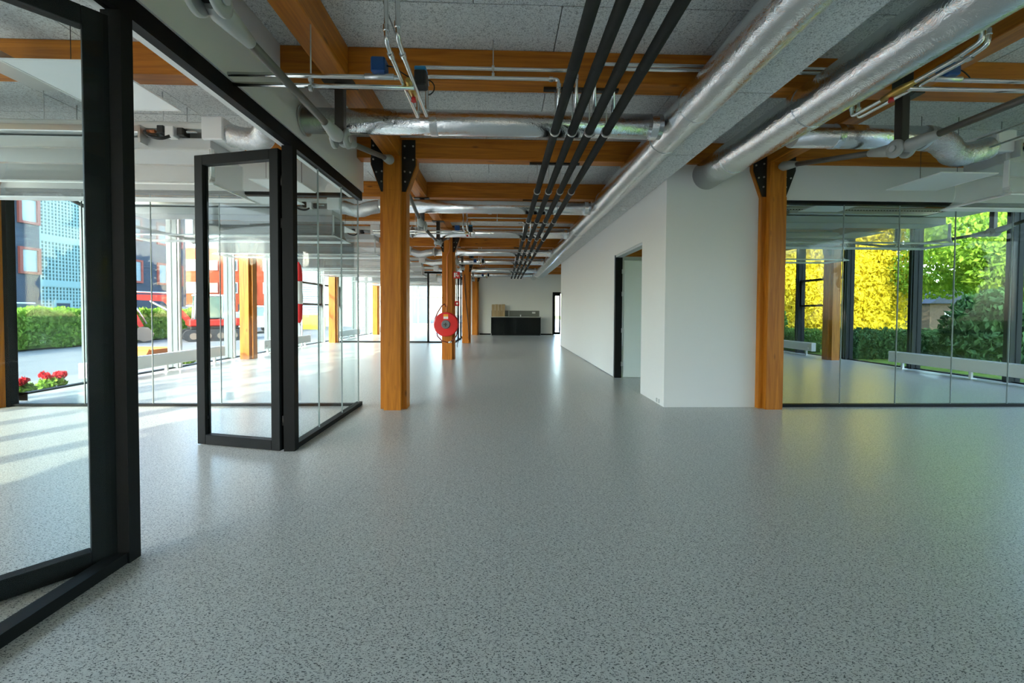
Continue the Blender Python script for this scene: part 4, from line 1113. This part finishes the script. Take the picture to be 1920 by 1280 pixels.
# flowers
def flower(x, y, label, seed):
    rnd = random.Random(seed)
    t = thing('flower_clump', (x, y, -.07), label, 'flower', 'red flowers outside the window')
    vs, fs = leaves([(x, y, .0, .16, .16, .08)], 260, .045, seed)
    m = MB(); m.v = [Vector(v) for v in vs]; m.f = [list(f) for f in fs]; m.sm = [False]*len(fs)
    tag(m.build('foliage', 'leaf_hedge', t, fix=False), kind='stuff')
    for k in range(5):
        a, b, zz = x + rnd.uniform(-.12, .12), y + rnd.uniform(-.12, .12), rnd.uniform(.08, .15)
        s = MB().tube([(a, b, -.07), (a, b, zz)], .006, 5).build('stem', 'stem_green', t)
        vs, fs = leaves([(a, b, zz, .055, .055, .045)], 70, .03, seed + k)
        m = MB(); m.v = [Vector(v) for v in vs]; m.f = [list(f) for f in fs]; m.sm = [False]*len(fs)
        m.build('blossom', 'petal_red', s, fix=False)
flower(-7.12, 6.62, 'red flower clump outside the left window, the larger one', 5)
flower(-7.05, 6.15, 'red flower clump outside the left window, leftmost', 9)
flower(-7.3, 9.6, 'red flower clump outside the left window, behind the near convector', 12)
t = thing('skip_tray', (-10.1, 11.5, -.1), 'low open orange tray lying on the asphalt', 'tray')
MB().prism([(-10.6, -.1), (-9.6, -.1), (-9.5, .08), (-10.7, .08)], 'y', 11.2, 11.9).build('tray_body', 'orange_tarp', t)
MB().box(-10.72, -9.48, 11.18, 11.21, .08, .11).box(-10.72, -9.48, 11.89, 11.92, .08, .11).build('rim', 'orange_tarp', t)

# excavator
ex, ey = -12.1, 17.3
t = thing('excavator', (ex, ey, -.1), 'small red and white excavator parked in the yard with its arm reaching left', 'excavator')
def stadium(cx, cz, L, r, n=8):
    return [(cx + L/2 + r*math.cos(R(-90 + 180*i/n)), cz + r*math.sin(R(-90 + 180*i/n))) for i in range(n + 1)] + [(cx - L/2 + r*math.cos(R(90 + 180*i/n)), cz + r*math.sin(R(90 + 180*i/n))) for i in range(n + 1)]
for dy in (-.75, .45):
    tr = MB().prism(stadium(ex, .14, 1.5, .24), 'y', ey + dy, ey + dy + .32).build('track', 'rubber', t)
    for k in range(4): MB().tube([(ex - .66 + .44*k, ey + dy - .02, .12), (ex - .66 + .44*k, ey + dy + .02, .12)], .13, 14).build('roller', 'bucket_steel', tr)
MB().bbox(ex - .75, ex + .85, ey - .6, ey + .6, .38, .55, .03).build('undercarriage', 'dark_steel', t)
MB().bbox(ex - .80, ex + .95, ey - .7, ey + .7, .50, .78, .05).build('turntable', 'machine_red', t)
MB().bbox(ex + .25, ex + 1.05, ey - .7, ey + .7, .78, 1.08, .06).build('engine_cover', 'machine_grey', t)
MB().bbox(ex + .7, ex + 1.1, ey - .72, ey + .72, .55, .86, .06).build('counterweight', 'machine_red', t)
cb = MB()
c0, c1, z0, z1 = ex - .62, ex + .30, .78, 1.72
for (x, y) in ((c0, ey - .66), (c1, ey - .66), (c0, ey + .05), (c1, ey + .05)): cb.tube([(x, y, z0), (x + (.05 if x == c0 else 0), y, z1)], .035, 8)
cab = cb.build('cab_frame', 'machine_grey', t)
MB().bbox(c0 - .02, c1 + .04, ey - .70, ey + .09, z1, z1 + .07, .02).build('cab_roof', 'panel_white', t)
MB().box(c0 + .03, c1 - .03, ey - .668, ey - .66, z0 + .06, z1 - .02).build('cab_window', 'cab_glass', t)
MB().box(c0, c0 + .01, ey - .63, ey + .02, z0 + .06, z1 - .02).build('cab_window', 'cab_glass', t)
MB().bbox(c1 - .42, c1 - .1, ey - .5, ey - .1, z0, z0 + .42, .04).build('seat', 'black_plastic', t)
# boom, stick, bucket
def bar(p, q, w0, w1, th, nm_, mat):
    p, q = Vector(p), Vector(q); d = (q - p).normalized(); n = Vector((-d.z, 0, d.x))
    pts = [p + n*w0/2, q + n*w1/2, q - n*w1/2, p - n*w0/2]
    MB().prism([(a.x, a.z) for a in pts], 'y', p.y - th/2, p.y + th/2).build(nm_, mat, t)
by = ey + .25
bar((ex - .75, by, .75), (ex - 1.45, by, 1.62), .20, .26, .2, 'boom', 'machine_red')
bar((ex - 1.40, by, 1.62), (ex - 2.75, by, 1.64), .26, .18, .2, 'boom_tip', 'machine_red')
bar((ex - 2.72, by, 1.78), (ex - 2.15, by, .50), .24, .14, .18, 'stick', 'machine_red')
MB().tube([(ex - 1.3, by, 1.82), (ex - 2.6, by, 1.84)], .035, 8).build('hydraulic_ram', 'chrome_pipe', t)
MB().tube([(ex - .95, by - .1, .8), (ex - 1.9, by - .1, 1.5)], .045, 8).build('hydraulic_ram', 'chrome_pipe', t)
MB().tube([(ex - 2.4, by, 1.45), (ex - 2.0, by, .62)], .03, 8).build('hydraulic_ram', 'chrome_pipe', t)
pts = [(ex - 2.22, .5), (ex - 1.95, .46), (ex - 1.80, .25), (ex - 1.86, 0.0), (ex - 2.10, -.06), (ex - 2.45, .12), (ex - 2.40, .16), (ex - 2.12, .02), (ex - 1.95, .06), (ex - 1.90, .25), (ex - 2.0, .38), (ex - 2.2, .42)]
MB().prism(pts, 'y', by - .35, by + .35).build('bucket', 'bucket_steel', t)
for dy in (-.352, .342): MB().prism(pts[:6], 'y', by + dy, by + dy + .012).build('bucket_cheek', 'bucket_steel', t)

t.rotation_euler = (0, 0, R(42))

def car(x, y, rz, label):
    t = thing('car', (x, y, -.1), label, 'car', 'parked cars', rz=rz)
    prof = [(-2.1, .35), (-2.1, .75), (-1.75, .92), (-1.0, 1.0), (1.1, .95), (1.9, .85), (2.1, .65), (2.1, .35)]
    MB().prism(prof, 'y', -.85, .85).build('body', 'car_paint', t, local=True)
    cabp = [(-1.7, .93), (-1.2, 1.42), (.3, 1.45), (1.1, .95)]
    MB().loft([[(px, -.82, pz) for px, pz in cabp], [(px*.96, -.66, pz + (.0)) for px, pz in cabp], [(px*.96, .66, pz) for px, pz in cabp], [(px, .82, pz) for px, pz in cabp]]).build('glasshouse', 'glass_dark', t, local=True)
    MB().bbox(-1.2, .3, -.68, .68, 1.42, 1.5, .03).build('roof', 'car_paint', t, local=True)
    for px in (-1.35, 1.3):
        for py in (-.86, .70):
            wv = MB().tube([(px, py, .32), (px, py + .16, .32)], .32, 20).build('wheel', 'rubber', t, local=True)
            MB().tube([(px, py - .005, .32), (px, py + .165, .32)], .19, 14).build('hub_cap', 'aluminium', wv, local=True)
    for py in (-.75, .55): MB().box(2.08, 2.12, py, py + .2, .62, .74).build('lamp', 'glass_sky', t, local=True)
car(-17.5, 14.9, R(90), 'silver car parked behind the hedge at far left')
car(-17.2, 24.5, R(100), 'silver car parked behind the excavator')
car(-13.6, 24.0, R(95), 'silver car parked right of the excavator')

# unseen tree line behind the camera, added so the glass mirrors trees, not bright sky
for k in range(11):
    a = R(198 + k*13.5); d_ = 42 + 4*(k % 2)
    tx, ty = -8 + d_*math.cos(a), d_*math.sin(a)
    plant('reflection_tree', (tx, ty, -.1), '%s dark tree in the unseen row across the yard, added for its reflection in the glass' % ORD[k+1], 'tree',
          leaves([(tx, ty, 4.6, 3.9, 3.9, 2.4), (tx + .5, ty - .5, 2.4, 3.6, 3.6, 2.2), (tx - .5, ty + .5, 3.2, 3.6, 3.6, 2.4)], 2500, .55, 60 + k), 'leaf_mid', [([(tx, ty, -.1), (tx, ty, 3)], [.3, .2])], group='tree row across the yard',
          core=[(tx, ty, 3.2, 3.4, 3.4, 2.8)])

# ------------------------------------------------------------------ outside, right: golden shrubs, trees, hedges
plant('golden_shrub', (13, 16.5, -.1), 'tall dense golden yellow shrub outside the right windows', 'shrub',
      leaves([(10.7, 16.6, 2.6, 1.7, 1.5, 3.2), (12.0, 16.4, 2.8, 1.7, 1.6, 3.4), (14.0, 16.4, 2.9, 1.7, 1.6, 3.6), (15.6, 16.6, 2.6, 1.5, 1.5, 3.2), (13.2, 15.6, 1.6, 1.9, 1.0, 1.9), (11.0, 15.8, 1.6, 1.6, 1.0, 1.9), (12.8, 16.6, 5.2, 2.4, 1.4, 2.2)], 90000, .072, 21), 'leaf_golden',
      [([(x, 16.6, -.1), (x + .1, 16.6, 2.5)], [.07, .04]) for x in (10, 12, 14, 15.5)], core=[(10.7, 16.9, 2.4, 1.2, 1.0, 2.8), (12, 16.8, 2.6, 1.3, 1.1, 3.0), (14, 16.8, 2.6, 1.3, 1.1, 3.1), (15.6, 17, 2.4, 1.1, 1.0, 2.7)])
plant('round_shrub', (8.9, 15.3, -.1), 'dark green rounded bush behind the column row of the right room', 'shrub', leaves([(9.55, 14.6, .75, .75, .75, 1.0)], 3500, .07, 23), 'leaf_mid', [([(9.55, 14.6, -.1), (9.55, 14.6, .8)], [.05, .03])], core=[(9.55, 14.7, .6, .5, .5, .7)])
plant('clipped_hedge', (11, 11.4, -.1), 'low clipped dark green hedge just outside the right windows', 'hedge', boxleaves(9.75, 13.6, 10.9, 11.8, -.05, .62, 9000, .05, 24), 'leaf_dark', [([(11, 11.4, -.1), (11, 11.4, .5)], [.03, .02])], core=[(9.85, 13.5, 11.0, 11.7, -.09, .5, 0)])
plant('clipped_hedge', (9.8, 13.6, -.1), 'low clipped hedge along the far right windows behind the column', 'hedge', boxleaves(9.3, 10.3, 12.6, 14.4, -.05, .55, 3000, .05, 25), 'leaf_mid', [([(9.8, 13.4, -.1), (9.8, 13.4, .4)], [.03, .02])], core=[(9.4, 10.2, 12.7, 14.3, -.09, .45, 0)])
plant('laurel_bush', (11.3, 9.2, -.1), 'big dark glossy laurel bush close outside the right windows', 'shrub',
      leaves([(11.5, 9.3, .75, .8, .8, .95), (11.2, 9.0, .35, .75, .7, .5), (12.2, 9.6, .6, .7, .8, .8), (11.9, 9.5, 1.3, .45, .5, .5)], 8000, .085, 26), 'leaf_dark', [([(11.5, 9.3, -.1), (11.5, 9.3, 1.2)], [.05, .03])], core=[(11.5, 9.4, .6, .55, .55, .7), (12.2, 9.7, .5, .45, .5, .6)])
def tree(x, y, h, label, mat, seed, n, rx=2.2):
    rnd = random.Random(seed); blobs = []; st = [([(x, y, -.1), (x + .05, y, h*.35), (x + .1, y, h*.7)], [.16, .12, .06])]
    for k in range(9):
        a = rnd.uniform(0, 6.28); r = rnd.uniform(.3, 1)*rx; z = h*rnd.uniform(.38, .95)
        bx, byy = x + r*math.cos(a), y + r*math.sin(a)
        blobs.append((bx, byy, z, rx*.55, rx*.55, rx*.42))
        st.append(([(x + .07, y, h*.4), (x + .3*(bx - x), y + .3*(byy - y), z*.8), (x + .7*(bx - x), y + .7*(byy - y), z*.95), (bx, byy, z)], [.07, .05, .03, .015]))
    return plant('garden_tree', (x, y, -.1), label, 'tree', leaves(blobs, int(n*1.8), .085, seed), mat, st, group='trees outside the right windows')
tree(16.0, 12.6, 6.0, 'bright green leafy tree right of the golden shrub', 'leaf_fresh', 31, 17000, 2.6)
tree(20.5, 15.5, 7.5, 'green leafy tree standing behind the bright tree at the right', 'leaf_fresh', 32, 15000, 3.2)
tree(19.0, 22.5, 8.5, 'tall green tree behind the golden shrub', 'leaf_mid', 33, 14000, 3.4)
tree(15.0, 6.5, 6.5, 'green tree at the right edge outside the windows', 'leaf_fresh', 34, 12000, 2.4)
t = thing('garden_shed', (24, 21.5, -.1), 'small brown shed across the lawn at the right', 'shed')
MB().box(22.8, 25.2, 21, 23, -.1, 1.7).build('wall', 'bark', t)
MB().prism([(22.6, 1.7), (25.4, 1.7), (24, 2.5)], 'y', 20.8, 23.2).build('roof', 'slate_cladding', t)
MB().box(23.6, 24.3, 20.97, 21.0, .6, 1.3).build('window', 'panel_white', t)
plant('border_hedge', (26, 26, -.1), 'dark shrub border at the far side of the lawn', 'hedge', leaves([(22 + 2*k, 27, 1.6, 1.6, 1.2, 2.6) for k in range(10)], 14000, .18, 41), 'leaf_mid', [([(26, 27, -.1), (26, 27, 1.5)], [.1, .05])], core=[(22 + 2*k, 27.4, 1.2, 1.3, .8, 2.0) for k in range(10)])
